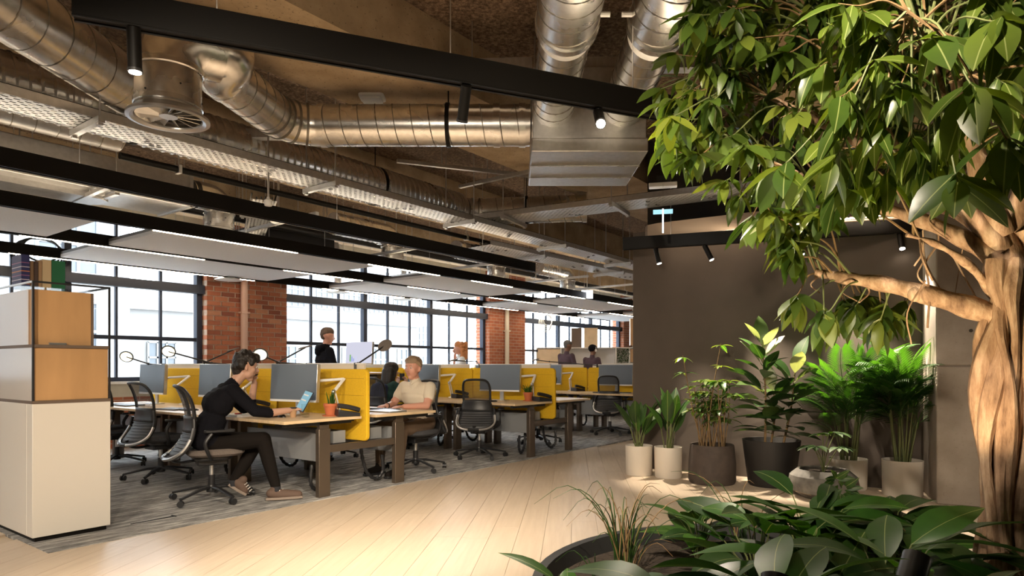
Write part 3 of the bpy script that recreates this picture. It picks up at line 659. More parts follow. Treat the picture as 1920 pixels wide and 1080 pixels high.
for k, (s, tg, w, an_, lb) in enumerate(((.4,(-2.4,4.0,.2),360,85,'leftmost added spotlight on the unseen beam behind the viewer'),(1.7,(-.9,4.9,0),350,88,'second added spotlight on the unseen beam behind the viewer'),
        (2.3,(.7,5.4,0),380,80,'third added spotlight on the unseen beam behind the viewer'),(2.9,(1.35,2.2,1.7),165,66,'fourth added spotlight on the unseen beam behind the viewer, on the tree'),(4.6,(3.0,4.6,.2),300,70,'rightmost added spotlight on the unseen beam behind the viewer'))):
    p = Vector((-2.6,.25,BZ))+B4d*s; at(lb, p, tg, w, an_, 1.0)  # lamps added out of view to brighten floor, tree and right side
# exit signs
ex = thing('exit_sign', 'glowing white hanging sign far down the office', 'sign', Wp(1101,552,13.2))
MB().bx(-.11,.11,-.02,.02,-.08,.08).build('sign_face', EXITW, ex); MB().cyl((0,0,.08),(0,0,CZ-ex.location.z-.001),.008,n=6).build('stem', ROD, ex)
ep = Wp(1243,352,6.2); ex2 = thing('edge_lit_sign', 'clear edge-lit hanging sign seen from its edge above the brown wall', 'sign', ep, R(-12.8))
mb = MB(); mb.bx(-.13,.13,-.04,.04,0,.045); mb.build('lamp_housing', WHITE, ex2, bevel=.008); MB().bx(-.004,.004,-.13,.13,-.36,0).build('acrylic_blade', CLEAR, ex2); MB().bx(-.006,.006,-.10,.12,-.40,-.22).build('lit_edge', EXITW, ex2)
mb = MB(); mb.bx(-.09,.09,-.03,.03,-.24,-.21); mb.build('clip', m_emit('cyan_glow',(.45,.85,1),.8), ex2); mb = MB(); mb.cyl((.1,0,.04),(.1,0,CZ-ep.z-.001),.008,n=6); mb.bx(-.06,.06,-.02,.02,.045,.11); mb.build('stem', DARKM, ex2)
# ================================================================== OFFICE FURNITURE
# ---- task chair, faces +y, origin on the floor
def back_pt(u, z, w):
    k = z-.68; return Vector((u*w, -.205-(1.75 if k < 0 else .9)*k*k+.055*u*u, z))
def patch(z0, z1, w0, w1, nu=10, nz=6, th=0):
    mb = MB(); vs = []; fs = []
    for i in range(nz+1):
        z = z0+(z1-z0)*i/nz; w = w0+(w1-w0)*i/nz
        for j in range(nu+1): vs.append(back_pt(-1+2*j/nu, z, w))
    for i in range(nz):
        for j in range(nu): a = i*(nu+1)+j; fs.append((a,a+1,a+nu+2,a+nu+1))
    return mb.add(vs, fs)
def make_chair(seatm):
    t = thing('task_chair', 'x', 'chair')
    mb = MB(); prof = rrect(.48,.45,.13,6)
    for k, (s, z) in enumerate(((.9,.395),(1,.415),(1,.445),(.93,.462))):
        mb.v += [(x*s, y*s+.02, z+(-.012*(y/.2)**2 if z > .43 else 0)) for x, y in prof]
    n = len(prof)
    for k in range(3):
        for i in range(n): mb.f.append((k*n+i,k*n+(i+1)%n,(k+1)*n+(i+1)%n,(k+1)*n+i)); mb.m.append(0)
    mb.f += [tuple(range(n))[::-1], tuple(range(3*n,4*n))]; mb.m += [0,0]
    mb.build('seat', seatm, t)
    mb = MB(); mb.prism(rrect(.34,.30,.08),.36,.398); mb.bx(-.09,.09,-.12,.12,.31,.37); mb.build('mechanism', PLAST, t, bevel=.01)
    # back: lower ribbed panel in a silver cradle, solid band, mesh loop on top
    o = patch(.40,.62,.222,.20).build('lower_back_panel', PLAST2, t); o.modifiers.new('th','SOLIDIFY').thickness = .008
    for k in range(7):
        z = .425+k*.028; mb = MB(); mb.tube([back_pt(u/5,z,.21)+Vector((0,-.007,0)) for u in range(-5,6)], .0035, 5); mb.build('rib', PLAST, t)
    o = patch(.60,.735,.205,.168).build('back_band', PLAST, t); m = o.modifiers.new('th','SOLIDIFY'); m.thickness = .022; m.offset = 0
    cr = [back_pt(-1,.64,.212),back_pt(-1.03,.55,.22),back_pt(-1.02,.46,.225),back_pt(-.8,.405,.22),back_pt(-.3,.385,.22),back_pt(.3,.385,.22),back_pt(.8,.405,.22),back_pt(1.02,.46,.225),back_pt(1.03,.55,.22),back_pt(1,.64,.212)]
    mb = MB(); mb.tube([p+Vector((0,-.012,0)) for p in crom(cr,4)], .020, 8, flat=.8); mb.build('back_cradle', PLAST, t)
    for sl in (slice(4,17),slice(20,33)): mb = MB(); mb.tube([p+Vector((0,-.016,0)) for p in crom(cr,4)][sl], .0195, 8, flat=.8); mb.build('cradle_trim', SILVER, t)
    lp = [back_pt(-0.98,0.71,.168),back_pt(-1.0,0.8,.168),back_pt(-0.99,0.9,.168),back_pt(-0.82,0.965,.168),back_pt(-0.4,0.985,.168),back_pt(0.4,0.985,.168),back_pt(0.82,0.965,.168),back_pt(0.99,0.9,.168),back_pt(1.0,0.8,.168),back_pt(0.98,0.71,.168)]
    mb = MB(); mb.tube(crom(lp,4), .0145, 8); mb.build('back_loop', PLAST, t)
    patch(.72,.972,.158,.154).build('back_mesh', CMESH, t)
    mb = MB(); mb.tube(crom([(0,-.05,.36),(0,-.22,.345),(0,-.31,.37),(0,-.335,.43)],4), .022, 8, flat=.6); mb.build('back_stem', PLAST, t)
    for s in (-1,1):
        mb = MB(); mb.tube(crom([(s*.19,-.03,.37),(s*.265,-.06,.42),(s*.275,-.09,.52),(s*.272,-.04,.60)],4), .016, 8, flat=.7); mb.build('arm_support', PLAST, t)
        mb = MB(); mb.prism(rrect(.065,.24,.03),.605,.627,0,Matrix.Translation((s*.272,.02,0))); mb.build('armrest', PLAST, t, bevel=.006)
    mb = MB(); mb.cyl((0,0,.10),(0,0,.22),.028,n=16); mb.build('gas_lift', PLAST, t)
    mb = MB(); mb.cyl((0,0,.22),(0,0,.33),.018,n=14); mb.build('lift_piston', SILVER, t)
    mb = MB(); mb.lathe([(0,.075),(.04,.075),(.045,.10),(.035,.135),(0,.135)],16); mb.build('base_hub', PLAST, t)
    cas = None
    for k in range(5):
        a = 2*math.pi*k/5+.35; c, s = math.cos(a), math.sin(a)
        mb = MB(); mb.tube([(c*.02,s*.02,.115),(c*.12,s*.12,.112),(c*.22,s*.22,.092),(c*.335,s*.335,.068)], [.026,.024,.021,.017], 8, flat=.6); mb.build('base_leg', PLAST, t)
        if cas is None:
            q = MB(); q.cyl((-.022,0,.026),(-.006,0,.026),.026,n=14); q.cyl((.006,0,.026),(.022,0,.026),.026,n=14); q.cyl((0,0,.03),(0,0,.065),.008,n=8); q.cyl((-.008,0,.026),(.008,0,.026),.014,n=8); cas = q.mesh('castor', PLAST)
        inst('castor', cas, t, Matrix.Translation((c*.335,s*.335,.0055)) @ Matrix.Rotation(a+random.uniform(-.8,.8),4,'Z'))
    return t
ch0 = make_chair(SEATF); ch1 = make_chair(TAUPEF)
CHAIRS = [(3.38,8.25,.15,'black task chair half hidden by the white cabinet'),(3.25,6.92,.05,'empty task chair between the white cabinet and the woman in black'),
      (5.22,5.25,math.pi+.1,'task chair the man in the cream shirt sits on'),(6.42,5.33,.50,'empty black mesh-back chair tucked at the aisle end of the second bench'),
      (9.93,5.38,.35,'empty mesh-back chair at the third bench, left of the first potted plant'),(8.15,5.62,math.pi-.2,'chair on the far side of the second bench behind the yellow screen'),
      (6.33,6.95,0,'chair under the woman in green and navy'),(8.1,7.1,math.pi+.3,'chair at the middle of the far side of the second bench'),(5.25,6.8,math.pi-.3,'empty chair behind the seated man on the far side of the first bench'),(9.8,6.9,.1,'chair at the middle of the near side of the third bench')]
for i, (a, b, r, lb) in enumerate(CHAIRS):
    p = g2(a,b,.005)
    if i == 0: ch0.location = p; ch0.rotation_euler = (0,0,FA+r); tag(ch0, lb, None, 'task chairs')
    else: dup(ch0, p, FA+r, lb, 'task chairs')
ch1.location = g2(3.0,5.48,.005); ch1.rotation_euler = (0,0,FA-.35); tag(ch1, 'task chair with taupe seat under the woman in black', None, 'task chairs')
# ---- desks
MOD, B0D = 1.42, 4.75; DZ = .70
def make_desk(label, a, b, zl=DZ, zr=DZ):
    t = thing('bench_desk', label, 'desk', g2(a,b,.005), RZ, 'back-to-back bench desks'); hy = MOD/2-.004
    for s, z in ((-1,zl),(1,zr)):
        z -= .005
        mb = MB(); mb.bx(.085*s if s > 0 else -.90, .90 if s > 0 else -.085, -hy, hy, z-.026, z); mb.build('desktop', OAK, t, bevel=.003)
        for y in (-1,1):
            mb = MB(); mb.bx(s*.45-.06,s*.45+.06,y*(hy-.085)-.026,y*(hy-.085)+.026,0,.60); mb.build('leg', DLEG, t, bevel=.004)
            mb = MB(); mb.bx(s*.45-.05,s*.45+.05,y*(hy-.085)-.02,y*(hy-.085)+.02,.60,z-.026); mb.build('leg_extension', DLEG, t)
            mb = MB(); mb.bx(min(s*.15,s*.85),max(s*.15,s*.85),y*(hy-.085)-.02,y*(hy-.085)+.02,z-.06,z-.026); mb.build('top_bracket', DARKM, t)
        mb = MB(); mb.bx(s*.45-.02,s*.45+.02,-hy+.1,hy-.1,z-.075,z-.035); mb.build('top_rail', GREYM, t)
        mb = MB(); mb.bx(s*.22-.07,s*.22+.07,-hy+.15,hy-.15,.45,.452); mb.bx(s*.22-.07,s*.22-.068,-hy+.15,hy-.15,.45,.56); mb.bx(s*.22+.068,s*.22+.07,-hy+.15,hy-.15,.45,.56); mb.bx(s*.22-.07,s*.22+.07,-hy+.15,-hy+.152,.45,.56); mb.build('cable_tray', GREYM, t)
        mb = MB(); mb.bx(s*.44,s*.442,-hy+.12,hy-.12,.30,.55); mb.build('modesty_panel', GREYM, t)
        # cable spine hanging in a loop of links
        pts = crom([(s*.2,-.35,.46),(s*.21,-.36,.28),(s*.26,-.38,.10),(s*.36,-.40,.03),(s*.43,-.42,.10),(s*.42,-.42,.26)],6)
        mb = MB(); mb.tube(pts, [.020 if i % 2 else .014 for i in range(len(pts))], 8); mb.build('cable_spine', PLAST, t)
    for y in (-1,1): mb = MB(); mb.bx(-.39,.39,y*(hy-.085)-.02,y*(hy-.085)+.02,.385,.45); mb.build('stretcher', DLEG, t, bevel=.003)
    return t
def make_screen(label, a, b):
    t = thing('desk_screen', label, 'screen divider', g2(a,b,.46), RZ, 'mustard desk screens'); M_ = Matrix.Translation((0,0,.335)) @ Matrix.Rotation(R(90),4,'Y') @ Matrix.Rotation(R(90),4,'Z')
    mb = MB(); mb.prism(rrect(1.40,.67,.05,6),-.02,.02,0,M_); mb.build('panel', YEL, t, bevel=.008)
    for z in (.42,.66*.0+.58): mb = MB(); mb.bx(-.0215,.0215,-.66,.66,z,z+.004); mb.build('stitched_seam', P('seam_mustard',(.45,.27,.01),.9) if 'seam_mustard' not in bpy.data.materials else bpy.data.materials['seam_mustard'], t)
    for y in (-.5,.5): mb = MB(); mb.bx(-.085,.085,y-.02,y+.02,.18,.2); mb.build('clamp', DARKM, t)
    return t
def make_board(label, a, b, ln=1.22):
    t = thing('back_board', label, 'board', g2(a,b,.70), RZ, 'pale boards behind the mustard screens')
    mb = MB(); mb.bx(-.012,.012,-ln/2,ln/2,.0,.475); mb.build('board', PANELW, t, bevel=.003); mb = MB(); mb.bx(-.02,.02,-ln/2,ln/2,.475,.487); mb.build('cap', WHITE, t)
def make_monitor(label, a, b, face, z=DZ, lit=False, tilt=.05):
    t = thing('monitor', label, 'monitor', g2(a,b,z), face, 'desk monitors')      # screen faces +y
    mb = MB(); mb.prism(rrect(.20,.17,.04),0,.008,0,Matrix.Translation((0,-.05,0))); mb.build('stand_foot', SILVER, t, bevel=.002)
    mb = MB(); mb.bx(-.03,.03,-.085,-.065,.008,.26); mb.build('stand_neck', SILVER, t, bevel=.004)
    T = Matrix.Translation((0,0,.29)) @ Matrix.Rotation(tilt,4,'X')
    mb = MB(); mb.bx(-.31,.31,-.055,-.012,-.17,.19,0,T); mb.build('casing', SILVER, t, bevel=.006)
    mb = MB(); mb.bx(-.308,.308,-.012,-.009,-.148,.188,0,T); mb.build('display', SCRON if lit else SCREEN, t)
    mb = MB(); mb.bx(-.308,.308,-.0125,-.0085,-.169,-.150,0,T); mb.build('chin', WHITE, t)
    if lit:
        for k, (x, h, c) in enumerate(((-.2,.11,(.2,.45,.15)),(-.16,.08,(.35,.4,.75)),(-.12,.05,(.35,.4,.75)),(-.06,.09,(.6,.62,.8)))):
            mb = MB(); mb.bx(-x-.015,-x+.015,-.009,-.008,-.12,-.12+h,0,T); mb.build('chart_bar', m_emit('chart_%d'%k, c, .8), t)
    return t
def make_arm(t):
    T = Matrix.Translation((-.40,-.20,0)) @ Matrix.Rotation(R(115),4,'Z')
    mb = MB(); mb.lathe([(0,0),(.055,0),(.055,.012),(.02,.02),(.02,.05),(0,.05)],16,0,T); mb.build('arm_base', WHITE, t)
    for d in (-.013,.013): mb = MB(); mb.tube([(0,d,.04),(.13,d,.22)], .008, 8, 0, True, 1, T); mb.build('lower_arm', WHITE, t)
    mb = MB(); mb.tube([(.13,0,.22),(-.06,.03,.335)], .018, 8, 0, True, .7, T); mb.build('upper_arm', WHITE, t)
    mb = MB(); mb.sph((.13,0,.22),.022,10,8,0,T); mb.build('arm_joint', SILVER, t)
    mb = MB(); e = T @ Vector((-.06,.03,.335)); mb.tube([e,(e.x*.6,-.12,.32),(0,-.06,.29)], .014, 8); mb.build('head_bracket', WHITE, t)
def make_keyboard(label, a, b, rz):
    t = thing('keyboard', label, 'keyboard', g2(a,b,DZ), rz, 'keyboards'); mb = MB(); mb.prism(rrect(.40,.13,.012),0,.012); mb.build('body', PLAST2, t, bevel=.002)
    mb = MB()
    for i in range(14):
        for j in range(4): mb.bx(-.19+i*.0272,-.19+i*.0272+.022,-.055+j*.028,-.055+j*.028+.022,.012,.017)
    tag(mb.build('keys', PLAST, t), kind='stuff')
def make_phone(label, a, b, rz):
    t = thing('desk_phone', label, 'phone', g2(a,b,DZ), rz, 'black desk phones'); mb = MB(); mb.prism([(-.09,-.10),(.09,-.10),(.09,.10),(-.09,.10)],0,.03); mb.v = [(x,y,z+(.035 if z > .01 and y > 0 else 0)) for x,y,z in mb.v]; mb.build('base', PLAST, t, bevel=.006)
    mb = MB(); mb.tube(crom([(-.06,-.10,.055),(-.06,-.04,.075),(-.06,.05,.095),(-.06,.1,.10)],3), .022, 8); mb.build('handset', PLAST, t)
    mb = MB(); mb.bx(-.01,.075,.02,.08,.066,.069,0,Matrix.Rotation(R(8),4,'X')); mb.build('display', SCREEN, t)
def make_lamp(label, base, elbow, head, lit=True, aim=0):
    base, elbow, head = map(Vector,(base,elbow,head)); t = thing('disc_lamp', label, 'lamp', base, 0, 'disc-headed task lamps'); e, h = elbow-base, head-base
    mb = MB(); mb.bx(-.02,.02,-.02,.02,-.04,.02); mb.build('clamp', PLAST, t); mb = MB(); mb.cyl((0,0,0),e,.009,n=8); mb.build('post', PLAST, t)
    mb = MB(); mb.cyl(e,h,.008,n=8); mb.build('arm', PLAST, t); mb = MB(); mb.sph(e,.016,8,6); mb.build('joint', PLAST, t)
    aim = aim or (-1.0 if lit else .15); T = Matrix.Translation(h) @ Matrix.Rotation(aim,4,'X') @ Matrix.Rotation(-.25,4,'Y'); mb = MB(); mb.lathe([(0,.012),(.06,.012),(.075,.006),(.075,0),(0,0)],24,0,T); mb.build('disc_head', PLAST2 if lit else TAUPEF, t)
    if lit: mb = MB(); mb.lathe([(.0,-.0015),(.062,-.0015),(.062,-.004),(0,-.004)],20,0,T); mb.build('light_ring', m_emit('lamp_glow',(1,.86,.6),2.2) if 'lamp_glow' not in bpy.data.materials else bpy.data.materials['lamp_glow'], t)
ORD = ['first','second','third','fourth']; ML = ['aisle end','middle','window end']
BC = [4.12,7.30,10.55,13.8]
for i, ac in enumerate(BC):
    for k in range(3):
        if i == 3 and k == 0: continue
        b = B0D+MOD*(k+.5); zl = 1.06 if (i,k) == (1,2) else DZ; nm = '%s of %s bench from the front' % (ML[k], ORD[i])
        make_desk('oak-topped double desk at '+nm, ac, b, zl)
        make_screen('mustard felt screen at '+nm, ac, b)
        make_board('pale board behind the yellow screen, '+nm, ac+.06, b+.03)
        mo = make_monitor('%s monitor on near side, %s' % ('lit' if zl > .8 else 'blank', nm), ac-.36, b-.04, FB+(.12 if k == 0 else .0), zl, zl > .8)
        if not (i == 0 and k == 0): make_monitor('monitor on far side, '+nm, ac+.42, b+.1, FA-.1)
        if zl < .8: make_arm(mo)
        if zl < .8: make_keyboard('dark keyboard on near side, '+nm, ac-.66, b, FA)
        if k < 2: make_phone('black desk phone, '+nm, ac-.17, b-.60, FB-.4)
make_keyboard('dark keyboard under the hands of the man in cream', 4.72, 5.22, FB)
t = tag(MB().prism(rrect(.24,.32,.015),0,.016).build('laptop', SILVER, loc=g2(4.55,4.97,DZ), rz=RZ, bevel=.003), 'closed silver laptop at the aisle edge of the first bench far side', 'laptop')
for k, (a, b, lb) in enumerate(((3.45,8.1,'closed laptop at the window end of the first bench'),(3.42,7.0,'closed laptop in front of the middle monitor of the first bench'),(10.0,5.2,'laptop on the third bench'))):
    t = thing('closed_laptop', lb, 'laptop', g2(a,b,DZ), RZ+.2*k, 'closed laptops'); MB().prism(rrect(.22,.32,.015),0,.009).build('base', GREYM, t, bevel=.002); MB().prism(rrect(.22,.32,.015),.01,.016).build('lid', PLAST2, t, bevel=.002)
# disc lamps on tall posts (base, elbow, lit head)
make_lamp('disc lamp glowing furthest left over the first bench', g2(4.15,8.75,1.17), Wp(278,682,7.9), Wp(237,669,7.8))
make_lamp('disc lamp glowing left of the brick pier', g2(4.18,7.15,1.17), Wp(397,681,7.5), Wp(316,659,7.3))
make_lamp('disc lamp with unlit head against the brick pier', g2(4.18,7.35,1.17), Wp(383,680,7.6), Wp(437,656,7.9), False)
make_lamp('disc lamp glowing behind the head of the woman in black', g2(4.18,5.75,1.17), Wp(524,680,6.9), Wp(488,665,6.7))
make_lamp('disc lamp with long arm reaching right over the first bench', g2(4.18,5.9,1.17), Wp(520,680,7.0), Wp(572,652,7.2), False)
make_lamp('disc lamp with taupe head beside the lit monitor', g2(4.18,5.0,1.17), Wp(671,682,6.4), Wp(722,648,6.6), False, .9)
make_lamp('folded disc lamp above the second bench', g2(7.36,6.1,1.17), Wp(893,678,9.8), Wp(850,676,9.6), False)
make_lamp('disc lamp on the third bench near the far shelves', g2(10.6,6.0,1.17), Wp(1030,678,12.4), Wp(1004,675,12.2), False)
# items on the near desk
def cactus(label, p, seed, bushy=False):
    rnd = random.Random(seed); t = thing('potted_succulent', label, 'potted plant', p, 0, 'little plants in terracotta pots')
    MB().lathe([(0,.0),(.07,0),(.075,.008),(.062,.010),(0,.010)],20).build('saucer', TERRA, t)
    MB().lathe([(0,.010),(.042,.010),(.058,.09),(.063,.09),(.063,.115),(.055,.115),(.05,.09),(0,.09)],22).build('pot', TERRA, t); MB().lathe([(0,.1),(.052,.1)],16).build('soil', SOIL, t)
    for k in range(26 if bushy else 11):
        a = rnd.uniform(0,6.28); r = rnd.uniform(0,.035); h = rnd.uniform(.06,.16 if not bushy else .14); ln = rnd.uniform(.01,.07 if bushy else .03)
        mb = MB(); mb.tube([(r*math.cos(a),r*math.sin(a),.095),((r+ln*.4)*math.cos(a),(r+ln*.4)*math.sin(a),.095+h*.6),((r+ln)*math.cos(a),(r+ln)*math.sin(a),.095+h)], [.008,.009,.002], 6, flat=.6); mb.build('leaf', LEAFP, t)
cactus('spiky succulent in a terracotta pot near the woman in black', g2(3.86,4.98,DZ), 1); cactus('bushy little plant in a terracotta pot on the second bench', g2(7.06,5.03,DZ), 2, True)
def simple(name, label, cat, a, b, parts, rz=0, z=DZ):
    t = thing(name, label, cat, g2(a,b,z), RZ+rz)
    for nm, mb, m in parts: mb.build(nm, m, t, bevel=0)
simple('drinking_glass','clear drinking glass on the near desk','glass',3.62,5.02,[('tumbler',MB().lathe([(0,.004),(.032,.004),(.037,.12),(.035,.12),(.030,.01),(0,.01)],20),CLEAR),('base',MB().lathe([(0,0),(.032,0),(.032,.004),(0,.004)],20),CLEAR)])
simple('coffee_cup','brown paper cup beside the tablet','cup',3.56,5.12,[('cup',MB().lathe([(0,0),(.025,0),(.034,.08),(.032,.08),(.024,.004),(0,.004)],18),P('kraft_paper',(.42,.25,.13),.8)),('lid',MB().lathe([(.035,.078),(.036,.086),(.03,.09),(0,.09)],18),PLAST)])
simple('wooden_bowl','small pale wooden dish behind the forearm of the woman in black','dish',3.55,5.75,[('dish',MB().lathe([(0,0),(.05,0),(.09,.02),(.085,.024),(.05,.006),(0,.006)],22),OAK)])
simple('paper_pile','white paper bundle with a red corner at the elbow of the woman in black','papers',3.33,5.62,[('sheets',MB().prism(rrect(.22,.28,.01),0,.02),WHITE),('red_tag',MB().prism(rrect(.05,.05,.01),.02,.03),REDP)],.3)
simple('mouse','dark mouse by the keyboard of the first bench','mouse',3.5,5.2,[('shell',MB().sph((0,0,.0),(.03,.05,.03),12,6),PLAST)],0,DZ)
# ---- cabinet at the left with plywood boxes, steel frame and books
cb = thing('storage_cabinet','white cabinet stacked with birch plywood boxes in a thin steel frame','cabinet',g2(1.57,5.08,.005),RZ)
MB().bx(0,.47,0,1.6,.03,.905).build('base_carcass', LAM, cb, bevel=.004); MB().bx(.02,.45,.02,1.58,0,.03).build('plinth', BLACK, cb); MB().bx(-.002,.0,.10,1.5,.04,.90).build('door', LAM, cb)
MB().bx(.012,.458,.012,.5,.925,1.275).build('lower_box', PLY, cb, bevel=.002); MB().bx(.004,.012,.012,1.5,.925,1.275).build('glass_side', P('pale_gloss_panel',(.62,.58,.55),.15), cb)
for z in (.905,1.275): MB().bx(0,.47,0,1.6,z,z+.02).build('shelf_edge', PLYE, cb)
MB().bx(.012,.36,.04,.5,1.295,1.66).build('upper_box', PLY, cb, bevel=.002); MB().bx(.36,.375,.035,.5,1.295,1.66).build('box_edge', PLYE, cb)
MB().bx(.004,.010,.10,1.2,1.295,1.66).build('white_panel', P('pale_panel_white',(.70,.70,.74),.3), cb)
for x, y in ((0,0),(.458,0),(0,1.2),(.458,1.2)): MB().bx(x,x+.012,y,y+.012,.925,1.70).build('frame_post', DARKM, cb)
for x0,x1,y0,y1 in ((0,.47,0,.012),(0,.47,1.2,1.212),(0,.012,0,1.212),(.458,.47,0,1.212)): MB().bx(x0,x1,y0,y1,1.70,1.712).build('frame_rail', SILVER if x1<.1 else DARKM, cb)
MB().bx(.0,.47,.3,1.2,1.70,1.704).build('top_shelf', CLEAR, cb); MB().bx(.10,.2,.012,.03,1.296,1.31).build('latch', SILVER, cb)
rnd = random.Random(5); y = .50
bk = [('blue book with orange stripes, leftmost on the cabinet top',(.03,.035,.13),.05,.24),('thin brown paperback on the cabinet top',(.22,.13,.07),.02,.2),('dark paperback on the cabinet top',(.08,.05,.04),.022,.2),('tan paperback on the cabinet top',(.38,.24,.13),.02,.21),('cream hardback on the cabinet top beside the green binder',(.62,.47,.28),.055,.22),('green binder at the right end of the cabinet top',(.015,.14,.06),.085,.22)]
xx = .0
for lb, c, w, h in bk[::-1]:
    nm = P('cover_'+lb.split()[0]+str(w), c, .6); t = thing('book', lb, 'book', g2(1.57+.36-xx-w/2,5.08+.62,1.71), RZ, 'books on the cabinet'); xx += w+.004
    MB().bx(-w/2,-w/2+.003,-.12,.07,0,h).build('front_cover', nm, t); MB().bx(w/2-.003,w/2,-.12,.07,0,h).build('back_cover', nm, t); MB().bx(-w/2,w/2,-.123,-.12,0,h).build('spine', nm, t); MB().bx(-w/2+.003,w/2-.003,-.118,.065,.003,h-.004).build('pages', P('pages_'+str(len(bpy.data.materials)),(.6,.52,.4),.9), t)
    if 'stripes' in lb:
        for q in range(6): MB().bx(-w/2-.0005,w/2+.0005,-.1235,.07,.03+q*.03,.036+q*.03).build('stripe', P('stripe_%d'%q, ((.6,.22,.1),(.55,.5,.6),(.3,.12,.25))[q%3], .6), t)
# ---- far shelving with boxes and a leafy panel
fs = thing('far_shelves','pale open shelving with wood boxes at the far end of the office','shelves',g2(15.4,9.2,.005),-.10)
MB().bx(-1.2,1.5,-.02,.02,0,1.62).build('back_panel', P('far_white',(.62,.60,.58),.7), fs)
for x in (-1.2,-.55,.3,.9,1.25): MB().bx(x-.015,x+.015,-.35,-.02,0,1.64).build('upright', LAM, fs)
for z in (.4,.8,1.2,1.62): MB().bx(-1.2,1.5,-.35,-.02,z,z+.025).build('shelf', LAM, fs)
for x0,x1,z0,z1,m in ((-.28,.0,1.65,2.16,PLYE),(.06,.42,1.65,2.16,OAK),(1.27,1.5,1.25,1.6,PLY),(-1.18,-.57,1.23,1.6,OAK),(1.27,1.5,1.7,2.4,PLY)): MB().bx(x0,x1,-.33,-.04,z0,z1).build('box', m, fs)
mb = MB(); rnd = random.Random(8)
for k in range(260): p = Vector((rnd.uniform(.92,1.24),rnd.uniform(-.36,-.3),rnd.uniform(1.24,1.6))); d = Vector((rnd.uniform(-1,1),-.5,rnd.uniform(-1,1))).normalized()*.03; q = d.cross(Vector((0,1,0)))*.5; mb.add([p,p+d*.5+q,p+d,p+d*.5-q],[(0,1,2,3)])
tag(mb.build('moss', LEAFB, fs, smooth=False), kind='stuff')

# ---- small things
fo = thing('floor_outlet','thin dark floor outlet lid edge on the carpet beside the cabinet','floor outlet',g2(2.35,5.12,.005),RZ)
MB().bx(-.16,.16,-.006,.006,0,.004).build('lid_edge', BLACK, fo); MB().bx(.154,.166,-.02,.05,0,.004).build('lid_tab', BLACK, fo)
for a, b, z, lb, m in ((3.1,9.75,2.62,'coil of black hose hanging at the top of the first window',BLACK),(14.3,9.6,2.35,'coil of white hose hanging at the third window',WHITE)):
    t = thing('hose_coil', lb, 'hose', g2(a,b,z), RZ, 'hose coils at the windows')
    for k in range(5):
        r = .20+.025*k; MB().tube([(r*math.cos(q*R(15)),.02*k-.04,-.02*k+r*.75*math.sin(q*R(15))) for q in range(25)],.011,6).build('loop', m, t)
    MB().cyl((0,0,.2),(0,0,CZ-z-.001),.006,n=6).build('hanger', ROD, t)
# ================================================================== PEOPLE
def capsule(mb, p0, r0, p1, r1, n=12):
    p0, p1 = Vector(p0), Vector(p1); d = p1-p0; L = d.length
    if L < 1e-4: mb.sph(p0, r0, n, 8); return
    d.normalize(); pts, rs = [], []
    for a in (-80,-50,-25): pts.append(p0+d*r0*math.sin(R(a))); rs.append(r0*math.cos(R(a)))
    pts.append(p0); rs.append(r0); pts.append(p1); rs.append(r1)
    for a in (25,50,80): pts.append(p1+d*r1*math.sin(R(a))); rs.append(r1*math.cos(R(a)))
    mb.tube(pts, rs, n)
def remesh(mb, voxel, smooth=3, fac=.5):
    me = mb.mesh('tmp', [], False); o = bpy.data.objects.new('tmp', me); COL.objects.link(o)
    m = o.modifiers.new('r','REMESH'); m.mode = 'VOXEL'; m.voxel_size = voxel
    if smooth: m = o.modifiers.new('s','SMOOTH'); m.factor = fac; m.iterations = smooth
    bpy.context.view_layer.update(); dg = bpy.context.evaluated_depsgraph_get()
    out = bpy.data.meshes.new_from_object(o.evaluated_get(dg)); bpy.data.objects.remove(o); bpy.data.meshes.remove(me)
    out.polygons.foreach_set('use_smooth', [True]*len(out.polygons)); return out
def skinned(bones, voxel, smooth, order):
    mb = MB()
    for p0, r0, p1, r1, m in bones: capsule(mb, p0, r0, p1, r1)
    me = remesh(mb, voxel, smooth)
    for m in order: me.materials.append(m)
    n = len(me.polygons); c = np.empty(n*3); me.polygons.foreach_get('center', c); c = c.reshape(n,3)
    best = np.full(n, 1e9); idx = np.zeros(n, int)
    for p0, r0, p1, r1, m in bones:
        a, b = np.array(p0), np.array(p1); d = b-a; L = max(d @ d, 1e-9); t = np.clip(((c-a) @ d)/L,0,1)
        dist = np.linalg.norm(c-(a+t[:,None]*d),axis=1)-(r0+(r1-r0)*t); k = dist < best; best[k] = dist[k]; idx[k] = order.index(m)
    me.polygons.foreach_set('material_index', idx.tolist()); return me
def hand(bones, wrist, d, up, sk, curl=.5, s=1.0, side=1):
    """palm with five fingers; d: pointing direction, up: back of hand, side: which side the thumb leaves"""
    w = Vector(wrist); d = Vector(d).normalized(); up = Vector(up); up = (up-d*up.dot(d)).normalized(); x = d.cross(up)*side
    for k in (-1,0,1): bones.append((w+d*.01*s, .016*s, w+d*.075*s+x*k*.022*s, .013*s, sk))
    for k, (o, ln) in enumerate(((-.030,.060),(-.010,.072),(.010,.076),(.030,.068))):
        b = w+d*.085*s+x*o*s; m = b+(d*math.cos(curl*.6)-up*math.sin(curl*.6))*ln*.5*s; e = m+(d*math.cos(curl*1.7)-up*math.sin(curl*1.7))*ln*.5*s
        bones.append((b,.0095*s,m,.009*s,sk)); bones.append((m,.009*s,e,.0078*s,sk))
    b = w+d*.03*s+x*.03*s; m = b+(d*.75+x*.65-up*.2).normalized()*.035*s; e = m+(d*.95+x*.15-up*.3).normalized()*.03*s
    bones.append((b,.012*s,m,.011*s,sk)); bones.append((m,.011*s,e,.009*s,sk))
